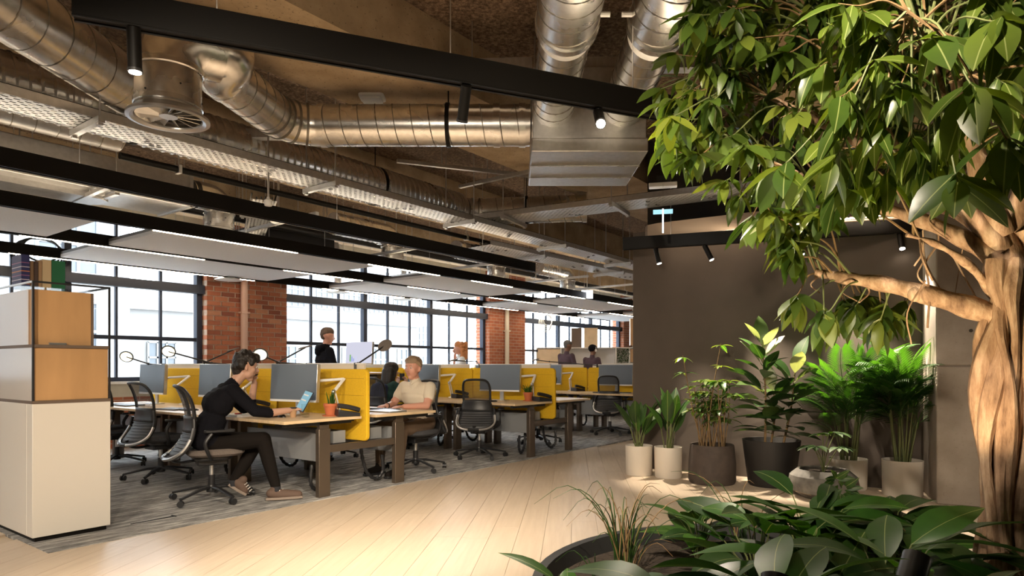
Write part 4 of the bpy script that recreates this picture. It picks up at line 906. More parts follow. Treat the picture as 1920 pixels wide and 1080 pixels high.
def head_bones(hc, H, sk):
    def q(x,y,z): return Vector(hc)+(H @ Vector((x,y,z)))
    B = [(q(0,-.022,.035),.088,q(0,.012,.035),.084,sk),(q(0,.01,.0),.076,q(0,.03,-.02),.068,sk),(q(-.02,.03,-.05),.045,q(.02,.03,-.05),.045,sk),(q(0,.045,-.075),.034,q(0,.058,-.09),.026,sk),
         (q(0,.092,.022),.010,q(0,.113,-.012),.0125,sk),(q(-.012,.098,-.016),.010,q(.012,.098,-.016),.010,sk),(q(-.03,.077,.038),.014,q(.03,.077,.038),.014,sk),
         (q(-.018,.08,-.048),.012,q(.018,.08,-.048),.012,sk),(q(-.045,.055,-.01),.026,q(-.045,.05,-.02),.024,sk),(q(.045,.055,-.01),.026,q(.045,.05,-.02),.024,sk)]
    for s in (-1,1): B.append((q(s*.083,-.012,.015),.013,q(s*.083,-.004,-.02),.009,sk)); B.append((q(s*.086,-.022,.02),.010,q(s*.084,-.018,-.01),.008,sk))
    return B, q
def person(label, loc, rz, bones, hc, H, sk, mats, hair, hairm, sc_=.96, voxel=.0075, neck=None, smooth=3):
    t = thing('person', label, 'person', loc, rz); t.scale = (sc_,sc_,sc_)
    hb, q = head_bones(hc, H, sk); allb = bones+hb
    if neck: allb.append((neck,.052,q(0,-.01,-.05),.05,sk))
    order = []
    for b in allb:
        if b[4] not in order: order.append(b[4])
    allb = [(tuple(a),b,tuple(c),d,e) for a,b,c,d,e in allb]
    inst('body', skinned(allb, voxel, smooth, order), t)
    if hair:
        mb = MB()
        for p0, r0, p1, r1 in hair: capsule(mb, q(*p0), r0, q(*p1), r1)
        me = remesh(mb, .008, 1); me.materials.append(hairm); inst('hair', me, t)
    for s in (-1,1):
        mb = MB(); mb.sph(q(s*.031,.082,.018),.0105,10,8); mb.build('eye', EYEW, t); mb = MB(); mb.sph(q(s*.031,.0895,.017),.006,8,6); mb.build('iris', EYED, t)
        mb = MB(); mb.tube([q(s*.048,.083,.038),q(s*.032,.094,.043),q(s*.016,.094,.040)], [.002,.0035,.003], 5); mb.build('eyebrow', hairm, t)
    mb = MB(); mb.tube([q(-.022,.088,-.048),q(0,.0945,-.046),q(.022,.088,-.048)], [.002,.0052,.002], 6); mb.build('lips', LIP, t)
    return t, q
def euler(p, y, r=0): return Matrix.Rotation(y,3,'Z') @ Matrix.Rotation(p,3,'X') @ Matrix.Rotation(r,3,'Y')
def torso(pel, chest, neck, top, bot, w=1.0):
    pel, chest, neck = map(Vector,(pel,chest,neck)); X = Vector((1,0,0)); mid = pel.lerp(chest,.5); sh = chest.lerp(neck,.55)
    return [(pel-X*.075*w,.115*w,pel+X*.075*w,.115*w,bot),(mid-X*.055*w,.108*w,mid+X*.055*w,.108*w,top),(pel.lerp(mid,.55)-X*.06*w,.110*w,pel.lerp(mid,.55)+X*.06*w,.110*w,top),(chest-X*.075*w,.118*w,chest+X*.075*w,.118*w,top),
            (chest.lerp(sh,.5)-X*.10*w,.098*w,chest.lerp(sh,.5)+X*.10*w,.098*w,top),(sh-X*.13*w,.068*w,sh+X*.13*w,.068*w,top),(sh,.08*w,neck,.058*w,top)]
def shoe(t, heel, toe, sole_m=SOLE, up=SHOE, lace=True, nm='shoe'):
    heel, toe = Vector(heel), Vector(toe); d = toe-heel; L = d.length; d.normalize(); x = d.cross(Vector((0,0,1)))
    x = x.normalized() if x.length > .1 else Vector((1,0,0)); u = x.cross(d)
    M_ = Matrix((( *x,),( *d,),( *u,))).transposed().to_4x4(); M_.translation = heel
    mb = MB(); capsule(mb, (0,.0,.055),.040,(0,.03,.05),.045); capsule(mb,(0,.06,.045),.046,(0,L-.06,.030),.040); capsule(mb,(0,.03,.09),.037,(0,.035,.10),.037); me = remesh(mb,.008,2); me.materials.append(up); me.transform(M_); o = inst(nm, me, t)
    pr = [(-.034,-.04),(.034,-.04),(.045,.06),(.047,L-.09),(.03,L-.02),(-.03,L-.02),(-.047,L-.09),(-.042,.06)]
    mb = MB(); mb.prism(pr,.0,.022,0,M_); mb.build('sole', sole_m, o, bevel=.004)
    if lace:
        for k in range(4): y = .07+k*.022; z = .088-k*.008; mb = MB(); mb.tube([M_ @ Vector((-.03,y,z-.012)),M_ @ Vector((0,y+.006,z+.006)),M_ @ Vector((.03,y,z-.012))],.0035,5); mb.build('lace', LACE, o)
# --- woman in black, on the phone, reading a tablet
b = torso((0,-.02,.53),(0,.075,.83),(0,.20,1.00), BTOP, BTOP, 1.0)
b += [((.165,.16,.945),.062,(.205,.33,.77),.050,BTOP),((.205,.33,.77),.052,(.20,.45,.745),.043,BTOP),((.20,.45,.745),.038,(.165,.63,.76),.026,SKIN1)]
hand(b, (.165,.635,.762), (-.25,1,.12), (.2,-.1,1), SKIN1, .7, 1, -1)
b += [((-.165,.16,.945),.062,(-.20,.34,.77),.050,BTOP),((-.20,.34,.77),.050,(-.175,.40,.84),.042,BTOP),((-.175,.40,.84),.036,(-.115,.41,1.0),.026,SKIN1)]
hand(b, (-.112,.41,1.005), (.15,-.1,1), (-1,.2,0), SKIN1, 1.0, .95, 1)
b += [((.085,.0,.49),.098,(.20,.40,.52),.066,BTROU),((.20,.40,.52),.066,(.235,.44,.32),.058,BTROU),((.235,.44,.32),.058,(.29,.48,.12),.042,BTROU),((.29,.48,.13),.036,(.295,.48,.10),.036,SKIN1),
      ((-.085,.0,.49),.098,(.0,.41,.50),.066,BTROU),((.0,.41,.50),.064,(.03,.30,.32),.057,BTROU),((.03,.30,.32),.057,(.05,.20,.17),.042,BTROU),((.05,.20,.18),.036,(.055,.19,.14),.036,SKIN1)]
hr = [((0,-.03,.058),.089,(0,.012,.072),.082),((-.045,-.04,.02),.055,(.045,-.04,.02),.055),((0,-.06,-.01),.06,(0,-.055,-.04),.05),((-.03,.06,.10),.042,(.03,.065,.10),.042),((-.03,.085,.085),.024,(.03,.088,.08),.024),((-.074,.03,.04),.024,(-.074,.03,.075),.03),((.074,.03,.04),.024,(.074,.03,.075),.03)]
rn = random.Random(4); hr += [((x,y,z),.022,(x*1.04,y*1.04,z*1.04),.016) for x,y,z in ((.088*math.cos(a)*math.cos(e),-.012+.096*math.sin(a)*math.cos(e),.06+.085*math.sin(e)) for a,e in ((rn.uniform(0,6.28),rn.uniform(.3,1.4)) for _ in range(34)))]
pw, q = person('seated woman in black jumper and trousers holding a phone and reading a tablet', g2(2.96,5.46,.005), FA-.30, b, (0,.30,1.14), euler(-.18,.0), SKIN1, None, hr, HAIRB, 1.0, .007, (0,.205,1.0))
shoe(pw, (.285,.44,.006), (.36,.71,.006)); shoe(pw, (.05,.185,.105), (.10,.30,-.0+.02)); 
for s,(p,r_) in enumerate((((.293,.48,.10),.040),((.053,.19,.15),.040))): mb = MB(); mb.cyl(Vector(p)+Vector((0,0,-.03)),Vector(p)+Vector((0,0,.02)),r_,n=16); mb.build('sock', SOCK, pw)
def wpt(t, p): return Matrix.LocRotScale(t.location, t.rotation_euler, t.scale) @ Vector(p)
mb = MB(); mb.prism(rrect(.07,.145,.012),-.004,.004); o = mb.build('phone', PLAST, bevel=.002); tag(o,'black phone held to the ear of the woman in black','phone')
o.matrix_world = Matrix.Translation(wpt(pw,(-.092,.36,1.09))) @ Matrix.Rotation(pw.rotation_euler.z,4,'Z') @ Matrix.Rotation(R(85),4,'Y') @ Matrix.Rotation(R(12),4,'Z') 
tb = thing('tablet','blue-screened tablet held up over the near desk','tablet',wpt(pw,(.125,.765,.80)),pw.rotation_euler.z+.2)
T = Matrix.Rotation(R(-28),4,'X') @ Matrix.Rotation(R(8),4,'Y'); MB().bx(-.075,.075,-.004,.004,-.06,.14,0,T).build('case', PLAST, tb, bevel=.002); MB().bx(-.07,.07,-.006,-.0045,-.053,.133,0,T).build('display', BLUEP, tb); MB().bx(-.07,.07,.0045,.006,-.053,.133,0,T).build('back_cover', BLUEP, tb)
for z in (.04,.09): MB().bx(-.06,.03,-.0068,-.006,z,z+.012,0,T).build('text_line', WHITE, tb)
# --- man in cream shirt typing
b = torso((0,-.03,.53),(0,-.01,.82),(0,.035,1.0), TEE, KHAKI, 1.08)
for s in (1,-1):
    b += [((s*.19,.01,.93),.070,(s*.225,.07,.83),.062,TEE),((s*.225,.07,.83),.047,(s*.245,.14,.735),.043,SKIN2),((s*.245,.14,.735),.043,(s*.13,.37,.735),.028,SKIN2)]
    hand(b, (s*.13,.375,.737), (-s*.25,1,-.02), (0,0,1), SKIN2, .35, 1.05, -s)
    b += [((s*.09,.0,.49),.105,(s*.15,.43,.50),.072,KHAKI),((s*.15,.43,.50),.070,(s*.14,.46,.11),.048,KHAKI)]
hr = [((0,-.04,.065),.086,(0,.01,.078),.080),((0,-.06,.03),.066,(0,-.055,.0),.055),((-.05,.03,.095),.032,(.05,.035,.095),.032),((-.072,-.02,.04),.026,(-.07,.01,.07),.026),((.072,-.02,.04),.026,(.07,.01,.07),.026)]
pm_, q = person('seated man in a cream short-sleeved shirt typing at the first bench', g2(5.27,5.27,.005), FB+.08, b, (0,.075,1.135), euler(-.02,.1), SKIN2, None, hr, HAIRG, .985, .0075, (0,.035,1.0))
for s in (1,-1): shoe(pm_, (s*.14,.44,.006), (s*.15,.70,.006), PLAST, BTROU, False)
mb = MB(); mb.cyl((.145,.34,.735),(.139,.355,.735),.034,n=16); mb.build('watch', PLAST, pm_)
mb = MB(); mb.tube([(-.06,.06,1.02),(0,.105,.965),(.06,.06,1.02)],.008,6); mb.build('collar', TEE, pm_)
# --- woman in green and navy, seated at the second bench
b = torso((0,-.02,.53),(0,.06,.82),(0,.12,1.0), GREENT, BTROU, .9)
for s in (1,-1):
    b += [((s*.16,.10,.94),.058,(s*.2,.25,.76),.05,GREENT),((s*.2,.25,.76),.05,(s*.10,.36,.93),.036,GREENT),((s*.085,.0,.49),.095,(s*.1,.42,.50),.066,BTROU),((s*.1,.42,.50),.062,(s*.1,.44,.05),.045,BTROU)]
    hand(b, (s*.10,.365,.935), (-s*.3,.2,1), (0,1,0), SKIN1, .9, .95, -s)
hr = [((0,-.03,.06),.096,(0,.02,.07),.09),((-.05,-.05,.02),.066,(-.075,-.06,-.16),.05),((.05,-.05,.02),.066,(.075,-.06,-.16),.05),((0,-.08,.0),.07,(0,-.09,-.19),.06),((-.075,.02,.04),.03,(-.085,.0,-.12),.03),((.075,.02,.04),.03,(.085,-.01,-.12),.03)]
pg, q = person('woman with long dark hair in green top, sipping at the second bench', g2(6.30,7.0,.005), FA-.1, b, (0,.17,1.12), euler(-.1,-.1), SKIN1, None, hr, HAIRB, .95, .009, (0,.12,1.0))
mb = MB(); mb.lathe([(0,-.05),(.03,-.05),(.038,.05),(.035,.05),(.028,-.045),(0,-.045)],16); tag(mb.build('mug', PLAST, loc=wpt(pg,(0,.375,1.05))),'dark mug held by the woman in green','mug')
ves = MB(); capsule(ves,(-.11,-.08,.62),.07,(-.11,-.04,.9),.06); capsule(ves,(.11,-.08,.62),.07,(.11,-.04,.9),.06); capsule(ves,(0,-.08,.6),.07,(0,-.06,.92),.06); me = remesh(ves,.01,3); me.materials.append(NAVY); inst('navy_back_panel', me, pg)
# --- standing figures
def stander(label, a, b_, rz, top, bot, sk, hair, hairm, sc_, head=(0,0), pose='desk', extra=None):
    b = torso((0,0,.93),(0,.0,1.24),(0,.02,1.46), top, bot, 1.02)
    for s in (1,-1):
        b += [((s*.09,0,.88),.105,(s*.10,.02,.48),.07,bot),((s*.10,.02,.48),.068,(s*.10,-.01,.08),.048,bot),((s*.10,-.02,.05),.042,(s*.12,.15,.04),.036,PLAST)]
        if pose == 'phone' and s == 1:
            b += [((s*.185,.0,1.38),.06,(s*.26,.10,1.14),.05,top),((s*.26,.10,1.14),.045,(s*.14,.10,1.50),.03,sk)]; hand(b, (s*.14,.10,1.50), (-.2,0,1), (1,0,0), sk, .9, 1, 1)
        else:
            b += [((s*.185,.0,1.38),.066,(s*.225,.06,1.12),.054,top),((s*.225,.06,1.12),.05,(s*.14,.32,1.10),.036,top)]; hand(b, (s*.14,.325,1.10), (-s*.2,1,-.05), (0,0,1), sk, .4, 1, -s)
    if extra: b += extra
    return person(label, g2(a,b_,.005), rz, b, (0,.045,1.60), euler(head[0],head[1]), sk, None, hair, hairm, sc_, .010, (0,.02,1.46))
short = [((0,-.035,.062),.088,(0,.012,.076),.081),((0,-.06,.03),.064,(0,-.055,.0),.055),((-.05,.04,.09),.030,(.05,.045,.09),.030)]
ps, q = stander('standing man in a black hooded top at the raised desk', 6.42, 8.42, FA-.25, BTOP, BTROU, SKIN2, short, HAIRD, 1.0, (-.15,-.1), extra=[((-.08,-.07,1.44),.05,(.08,-.07,1.44),.05,BTOP),((0,-.10,1.40),.06,(0,-.11,1.36),.05,BTOP)])
rn = random.Random(9); curly = [((0,-.03,.06),.10,(0,.01,.08),.09)]+[((x,y,z),.034,(x*1.1,y*1.1,z*1.05),.034) for x,y,z in ((.105*math.cos(a),-.045+.10*math.sin(a),rn.uniform(-.2,.12)) for a in (rn.uniform(math.pi*.92,math.pi*2.08) for _ in range(130)))]
pc, q = stander('woman with curly ginger hair on the phone by the second window', 9.62, 8.45, FB-.7, PALEB, KHAKI, SKIN2, curly, HAIRC, .925, (0,.2), 'phone')
mb = MB(); mb.bx(-.004,.004,-.035,.035,-.06,.06); o = mb.build('phone', PLAST, loc=wpt(pc,(.105,.085,1.60)), rz=pc.rotation_euler.z, bevel=.002); tag(o,'dark phone at the ear of the curly-haired woman','phone')
pf, q = stander('man with grey hair and plum top standing near the far shelves', 12.9, 8.12, FA-.2, PLUM, BTROU, SKIN3, short, HAIRS, 1.0, (-.25,0))
pk, q = stander('person in a dark cap with pale headphones near the far shelves', 13.2, 7.62, FA-.1, PLUM, BTROU, SKIN3, [((0,-.03,.055),.10,(0,.01,.06),.096),((-.05,.10,.045),.014,(.05,.10,.045),.014)], BTOP, .94, (-.1,0))
mb = MB(); mb.tube([q(.10*math.cos(a),-.01,.02+.125*math.sin(a)) for a in (R(k) for k in range(0,181,15))],.009,6); [mb.sph(q(s*.10,-.01,.0),(.02,.035,.04),10,6) for s in (-1,1)]; mb.build('headphones', WHITE, pk)
# ================================================================== PLANTS
def leafmesh(name, mat, L, Wd, n=5, fold=.18, droop=.25, peak=.45, link=True):
    vs, fs = [], []
    for i in range(n+1):
        t = i/n; w = Wd*.5*(math.sin(math.pi*t**(math.log(.5)/math.log(peak)))**.85 if 0 < t < 1 else .02); z = -droop*L*t*t; y = L*(t-.12*droop*t*t)
        vs += [(-w,y,z+fold*w),(0,y,z),(w,y,z+fold*w)]
    for i in range(n): a = i*3; fs += [(a,a+1,a+4,a+3),(a+1,a+2,a+5,a+4)]
    if not link: return vs, fs
    return MB().add(vs,fs).mesh(name, mat)
def aim(p, d, up=(0,0,1), roll=0, s=1.0):
    y = Vector(d).normalized(); u = Vector(up); z = u-y*u.dot(y)
    z = z.normalized() if z.length > 1e-3 else Vector((1,0,0)); x = y.cross(z)
    M_ = Matrix((( *x,),( *y,),( *z,))).transposed().to_4x4() @ Matrix.Rotation(roll,4,'Y') @ Matrix.Scale(s,4); M_.translation = p; return M_
# ---- the big tree
TX, TY = 1.49, 2.02
tree = thing('ficus_tree','large leafy fig tree with ropey pale trunk rising from the round planter','tree',(TX,TY,.38))
O = Vector((TX,TY,.38)); rnd = random.Random(21)
def tp(px,py,Y): return Wp(px,py,Y)-O
axis = [Vector((.03,0,-.02)),tp(1886,1060,2.02),tp(1884,900,2.02),tp(1880,760,2.02),tp(1886,640,2.02),tp(1893,560,2.03),tp(1890,490,2.04),tp(1872,420,2.05)]
ax = crom(axis,5); mb = MB()
mb.tube(ax, [.044+.010*math.sin(i*.5)+(.03 if i < 6 else 0)*(1-i/6) for i in range(len(ax))], 14); mb.build('trunk', BARK, tree)
for k in range(11):
    a0 = 2*math.pi*k/11; tw = rnd.uniform(-1.1,1.1); pts = []; nmax = rnd.randint(int(len(ax)*.7),len(ax)); r0 = rnd.uniform(.012,.028)
    for i in range(0, nmax, 2):
        a = a0+tw*i/len(ax)+.25*math.sin(i*.4+k); rr = .056+.014*math.sin(i*.37+k*1.7)+(.028*(1-i/8) if i < 8 else 0); pts.append(ax[i]+Vector((math.cos(a)*rr,math.sin(a)*rr,0)))
    mb = MB(); mb.tube(crom(pts,2), [r0*(.8+.3*math.sin(j*.5+k)) for j in range(len(crom(pts,2)))], 8); mb.build('root_strand', BARK, tree)
BR = [([(1890,600,2.03),(1830,580,2.05),(1750,556,2.09),(1660,533,2.16),(1590,522,2.22),(1530,512,2.28)],.040,.015),
      ([(1885,500,2.03),(1820,455,2.06),(1740,418,2.12),(1660,392,2.2),(1590,370,2.3),(1500,330,2.42),(1400,280,2.55)],.030,.007),
      ([(1880,470,2.03),(1800,380,2.06),(1720,320,2.12),(1640,285,2.22),(1540,230,2.35),(1420,170,2.5),(1320,120,2.6)],.032,.006),
      ([(1880,440,2.03),(1845,350,2.02),(1815,230,2.04),(1780,110,2.1),(1740,0,2.2),(1650,-120,2.3)],.036,.008),
      ([(1890,450,2.05),(1930,320,2.0),(1980,180,1.95),(2040,20,1.9),(2100,-150,1.9)],.034,.009),
      ([(1885,480,2.06),(1840,430,2.25),(1760,390,2.45),(1650,360,2.65),(1540,340,2.8)],.024,.006),
      ([(1870,560,2.05),(1820,500,2.0),(1760,460,1.98),(1700,440,1.98)],.016,.006),
      ([(1815,230,2.04),(1760,160,1.85),(1740,90,1.7),(1700,20,1.55)],.016,.006),
      ([(1690,300,2.15),(1600,150,2.2),(1520,20,2.25),(1450,-100,2.3)],.016,.005)]
nodes = []
for pts, r0, r1 in BR:
    c = crom([tp(*p) for p in pts],5); n = len(c); nodes += c[n//3:]
    mb = MB(); mb.tube(c, [r0+(r1-r0)*i/(n-1)+.003*math.sin(i*1.3) for i in range(n)], 10); mb.build('branch', BARK, tree)
mb = MB(); mb.sph(tp(1715,552,2.10),(.022,.02,.024),10,8); mb.build('branch_stub', BARK, tree)
for k in range(24):                                          # hanging air roots and fine rootlets
    i = rnd.randrange(len(nodes)) if k > 12 else None
    if i is None: p = tp(rnd.uniform(1720,1900),rnd.uniform(380,560),rnd.uniform(1.97,2.2)); q = p+Vector((rnd.uniform(-.05,.08),rnd.uniform(-.05,.05),rnd.uniform(-.25,-.1)))
    else: p = nodes[i] if nodes[i].x > -.45 else tp(1850,500,2.1); q = p+Vector((rnd.uniform(-.04,.04),rnd.uniform(-.03,.03),rnd.uniform(-.14,-.05)))
    m = (p+q)/2+Vector((rnd.uniform(-.04,.04),rnd.uniform(-.03,.03),0)); mb = MB(); mb.tube(crom([p,m,q],5), rnd.uniform(.0015,.0035), 5); mb.build('air_root', BARK, tree)
def inpoly(x, y, P_):
    c = False
    for i in range(len(P_)):
        x0,y0 = P_[i]; x1,y1 = P_[i-1]
        if (y0 > y) != (y1 > y) and x < (x1-x0)*(y-y0)/(y1-y0)+x0: c = not c
    return c
PA = [(1315,-10),(1262,95),(1240,180),(1245,255),(1310,310),(1395,380),(1450,450),(1525,500),(1560,430),(1600,360),(1690,310),(1800,280),(2000,320),(2260,280),(2200,-320),(1450,-320)]
PBp = [(1490,540),(1505,580),(1600,590),(1690,600),(1720,560),(1600,535)]
clusters = []
while len(clusters) < 470:
    x, y = rnd.uniform(1220,2260), rnd.uniform(-320,520)
    if inpoly(x,y,PA):
        Y = rnd.uniform(2.05,2.85) if x < 1550 else rnd.uniform(1.55,2.8)
        if (x > 1900 or y < -40) and rnd.random() < .35: continue
        if Wp(x,y,Y).z > 2.72: continue
        clusters.append((tp(x,y,Y), 1.0))
for k in range(18):
    while True:
        x, y = rnd.uniform(1490,1720), rnd.uniform(530,600)
        if inpoly(x,y,PBp): break
    clusters.append((tp(x,y,rnd.uniform(2.15,2.5)), 1.0))
for x,y,Y in ((1815,150,1.38),(1790,320,1.48),(1745,70,1.5),(1880,250,1.45),(1690,120,1.62),(1590,330,1.75),(1480,300,1.85),(1860,40,1.4),(1640,30,1.6)): clusters.append((tp(x,y,Y),1.15))
BIG = leafmesh('leaf', LEAFA, .125, .056, 6, .18, .18)
LV = [leafmesh('leaf', LEAFA, L, w_, 5, f, d) for L,w_,f,d in ((.115,.038,.25,.25),(.125,.046,.2,.15),(.10,.034,.3,.45),(.12,.05,.15,.1))]
LV.append(BIG); leaves = []
for c, s in clusters:
    near = rnd.choice(sorted(nodes, key=lambda n_: (n_-c).length_squared)[:7])
    dv = (c-near); dv = dv.normalized() if dv.length > .02 else Vector((-1,0,0)); end = c+dv*.05
    mid = (near+c)/2+Vector((0,0,.05*min(1,(c-near).length/.3)))
    mb = MB(); mb.tube(crom([near,mid,c,end],4), [.0038-.0026*i/12 for i in range(13)], 5); mb.build('twig', CANE if rnd.random() < .5 else STEM, tree)
    n = rnd.randint(6,9); ph = rnd.uniform(0,6.28)
    for k in range(n):
        a = ph+k*2.4; p = c.lerp(end, k/n); side = Vector((math.cos(a),math.sin(a),rnd.uniform(-1.9,-.05))); d = (side+dv*.4).normalized()
        leaves.append((aim(p, d, Vector((math.cos(a)*.3,math.sin(a)*.3-.25,1)), rnd.uniform(-.5,.5), s*rnd.uniform(.75,1.15)), rnd.randrange(4) if s < 1.1 else 4))
def vis(M_):
    p = M_ @ Vector((0,.06,0))+O; x = 960+F*p.x/p.y; y = HZ-F*(p.z-CH)/p.y
    return (0 if 0 < x < 1920 and 0 < y < 1080 else 5)+p.y
leaves.sort(key=lambda t: vis(t[0]))
for M_, k in leaves[:295]: inst('leaf', LV[k], tree, M_)
mb = MB()
for M_, k in leaves[295:]:
    me = LV[k]; mb.add([v.co for v in me.vertices], [tuple(f.vertices) for f in me.polygons], 0, M_)
def m_leafmass():
    t = NT('ficus_leaf_mass'); g = t.n('NewGeometry'); r = g.outputs['Random Per Island']
    colr = t.ramp(r, [(.05,(.030,.062,.010)),(.6,(.08,.125,.018)),(1,(.16,.19,.025))]); t.l(colr, t.b.inputs['Base Color']); t.b.inputs['Roughness'].default_value = .38
    tl = t.n('BsdfTranslucent'); mx = t.n('MixShader'); mx.inputs[0].default_value = .4; br = t.n('Mix', data_type='RGBA', blend_type='MULTIPLY'); br.inputs[0].default_value = 1; t.l(colr, br.inputs[6]); br.inputs[7].default_value = (1.5,1.5,.55,1)
    t.l(br.outputs[2], tl.inputs[0]); t.l(t.b.outputs[0], mx.inputs[1]); t.l(tl.outputs[0], mx.inputs[2]); t.l(mx.outputs[0], t.out.inputs[0]); return t.m
tag(mb.build('leaf_mass', m_leafmass(), tree), kind='stuff')
# ---- round planter with undergrowth
PCX, PCY, PR = .92, 2.12, .86
pl = thing('round_planter','dark round planter in the foreground full of undergrowth','planter',(PCX,PCY,0))
MB().lathe([(0,.0),(PR*.9,0),(PR,.45),(PR-.035,.45),(PR-.05,.3),(0,.3)],64).build('tub', PLANTM, pl)
mb = MB(); mb.lathe([(0,.40),(PR-.04,.385)],40); mb.build('soil', SOIL, pl)
def inpl(r=.8):
    a, q = rnd.uniform(0,6.28), PR*r*math.sqrt(rnd.random()); return Vector((PCX+q*math.cos(a), PCY+q*math.sin(a), .39))
BL = [leafmesh('leaf', m, L, w_, 6, f, d) for m,L,w_,f,d in ((LEAFB,.27,.10,.2,.35),(LEAFB,.32,.125,.15,.5),(LEAFP,.25,.12,.2,.3),(LEAFB,.33,.07,.3,.3))]
def herb(label, p, n, h, spread, ms, cat='plant', s=1.0, seed=0):
    rn = random.Random(seed); t = thing('leafy_undergrowth', label, cat, p, 0, 'undergrowth in the round planter')
    for k in range(n):
        a = k*2.4+rn.uniform(-.4,.4); hh = h*rn.uniform(.35,1.0); sp = spread*rn.uniform(.3,1); e = Vector((sp*math.cos(a)*.55,sp*math.sin(a)*.55,hh))
        w_ = Vector(p)+e; skip = False
        for lp, ld in ((Vector((.56,1.42,.62)),Vector((.34,.62,.9)).normalized()),(Vector((.97,1.62,.615)),Vector((.5,.4,.74)).normalized())):
            ax_ = (w_-lp).dot(ld); off = (w_-lp-ld*ax_).length
            if -.25 < ax_ < .9 and off < .10+.28*max(ax_,0): skip = True
        if skip: continue
        mb = MB(); mb.tube([(0,0,-.01),(e.x*.4,e.y*.4,hh*.6),tuple(e)], [.004,.0035,.002], 5); mb.build('stalk', STEM, t)
        inst('leaf', ms[rn.randrange(len(ms))], t, aim(e, (math.cos(a),math.sin(a),rn.uniform(.1,.9)), (0,0,1), rn.uniform(-.5,.5), s*rn.uniform(.7,1.1)))
spots = [(.42,1.68,.8,'clump of pointed leaves at the left of the planter'),(.62,1.55,1,'dark leafy clump at the front left of the planter'),(.95,1.40,1,'dark leafy clump at the very front of the planter'),(1.05,1.85,1.1,'broad-leaved clump in the middle of the planter'),(.80,2.15,1.05,'leafy clump behind the middle of the planter'),
         (1.32,1.60,1.05,'leafy clump at the front right of the planter'),(1.12,2.45,1.1,'big-leaved clump at the back of the planter'),(1.42,2.48,.95,'clump with wide drooping leaves by the tree trunk'),(.72,2.55,.8,'small clump by the back rim of the planter'),(1.25,2.1,1.0,'clump between the spike light and the trunk'),(.80,1.75,1.0,'dense clump left of the front spike light'),(1.18,1.35,.95,'clump in front of the spike light'),(.98,2.2,1.05,'tall pointed clump behind the spike light'),(1.55,1.85,.85,'clump crowding the tree trunk'),(.17,1.90,.6,'small clump hanging over the left rim')]
for k, (x,y,s,lb) in enumerate(spots): herb(lb, (x,y,.39), 17, .25*s, .20*s, BL, s=s, seed=k)
def grass(label, p, n, h, seed, lean=(0,0)):
    rn = random.Random(seed); t = thing('grass_tuft', label, 'grass', p, 0, 'grass tufts in the planter')
    for k in range(n):
        a = rn.uniform(0,6.28); hh = h*rn.uniform(.5,1.1); sp = hh*rn.uniform(.15,.9); d = Vector((math.cos(a)+lean[0],math.sin(a)+lean[1],0)); b0 = Vector((rn.uniform(-.03,.03),rn.uniform(-.03,.03),-.01))
        pts = crom([b0,b0+d*sp*.3+Vector((0,0,hh*.65)),b0+d*sp*.75+Vector((0,0,hh*.95)),b0+d*sp*1.2+Vector((0,0,hh*rn.uniform(.7,1.0)))],3)
        mb = MB(); mb.tube(pts, [.0028-.0022*i/(len(pts)-1) for i in range(len(pts))], 4); mb.build('blade', LEAFB if k % 3 else CANE, t)
grass('wispy grass tuft at the left of the planter',(.40,2.35,.39),44,.34,1); grass('thin grass sprouting at the back of the planter',(.95,2.72,.39),12,.30,2); grass('a few arching grass blades near the tree trunk',(1.45,2.25,.39),11,.28,3); grass('low grass tuft at the left rim',(.26,1.95,.39),16,.22,4)
# spike uplights in the planter: one up the trunk, two added for the crown
def spike(label, p, target, watts, ang, col=(1,.74,.42), r=.033):
    p, tg = Vector(p), Vector(target); d = (tg-p).normalized(); t = thing('spike_light', label, 'spotlight', (p.x,p.y,.38), 0, 'spike lights in the planter'); o = p-Vector((p.x,p.y,.38))
    MB().cyl((0,0,0),o-d*.02,.008,n=8).build('spike', DARKM, t); mb = MB(); mb.cyl(o-d*.05,o+d*.09,r,n=20); mb.build('barrel', DARKM, t); mb = MB(); mb.cyl(o+d*.0905,o+d*.092,r*.8,n=18); mb.build('lens', LENS, t)
    l = bpy.data.lights.new('spike_lamp','SPOT'); l.energy = watts*K_SPOT; l.spot_size = R(ang); l.spot_blend = .5; l.color = col; l.shadow_soft_size = .02
    lo = bpy.data.objects.new('spike_lamp', l); COL.objects.link(lo); lo.parent = t; lo.location = o+d*.10; lo.rotation_mode = 'QUATERNION'; lo.rotation_quaternion = d.to_track_quat('-Z','Y')
spike('dark spike light leaning in the front of the planter, aimed up the trunk', (.97,1.62,.615), (1.50,2.05,1.4), 26, 60)
spike('added unseen spike light at the planter front left aimed into the crown', (.56,1.42,.62), (1.05,2.3,1.9), 55, 72, (1,.82,.5))  # added below the view to light the crown from underneath
spike('added unseen spike light by the trunk aimed into the crown', (1.60,1.66,.50), (1.65,2.1,1.9), 22, 70)  # further lamp added out of view to brighten the crown
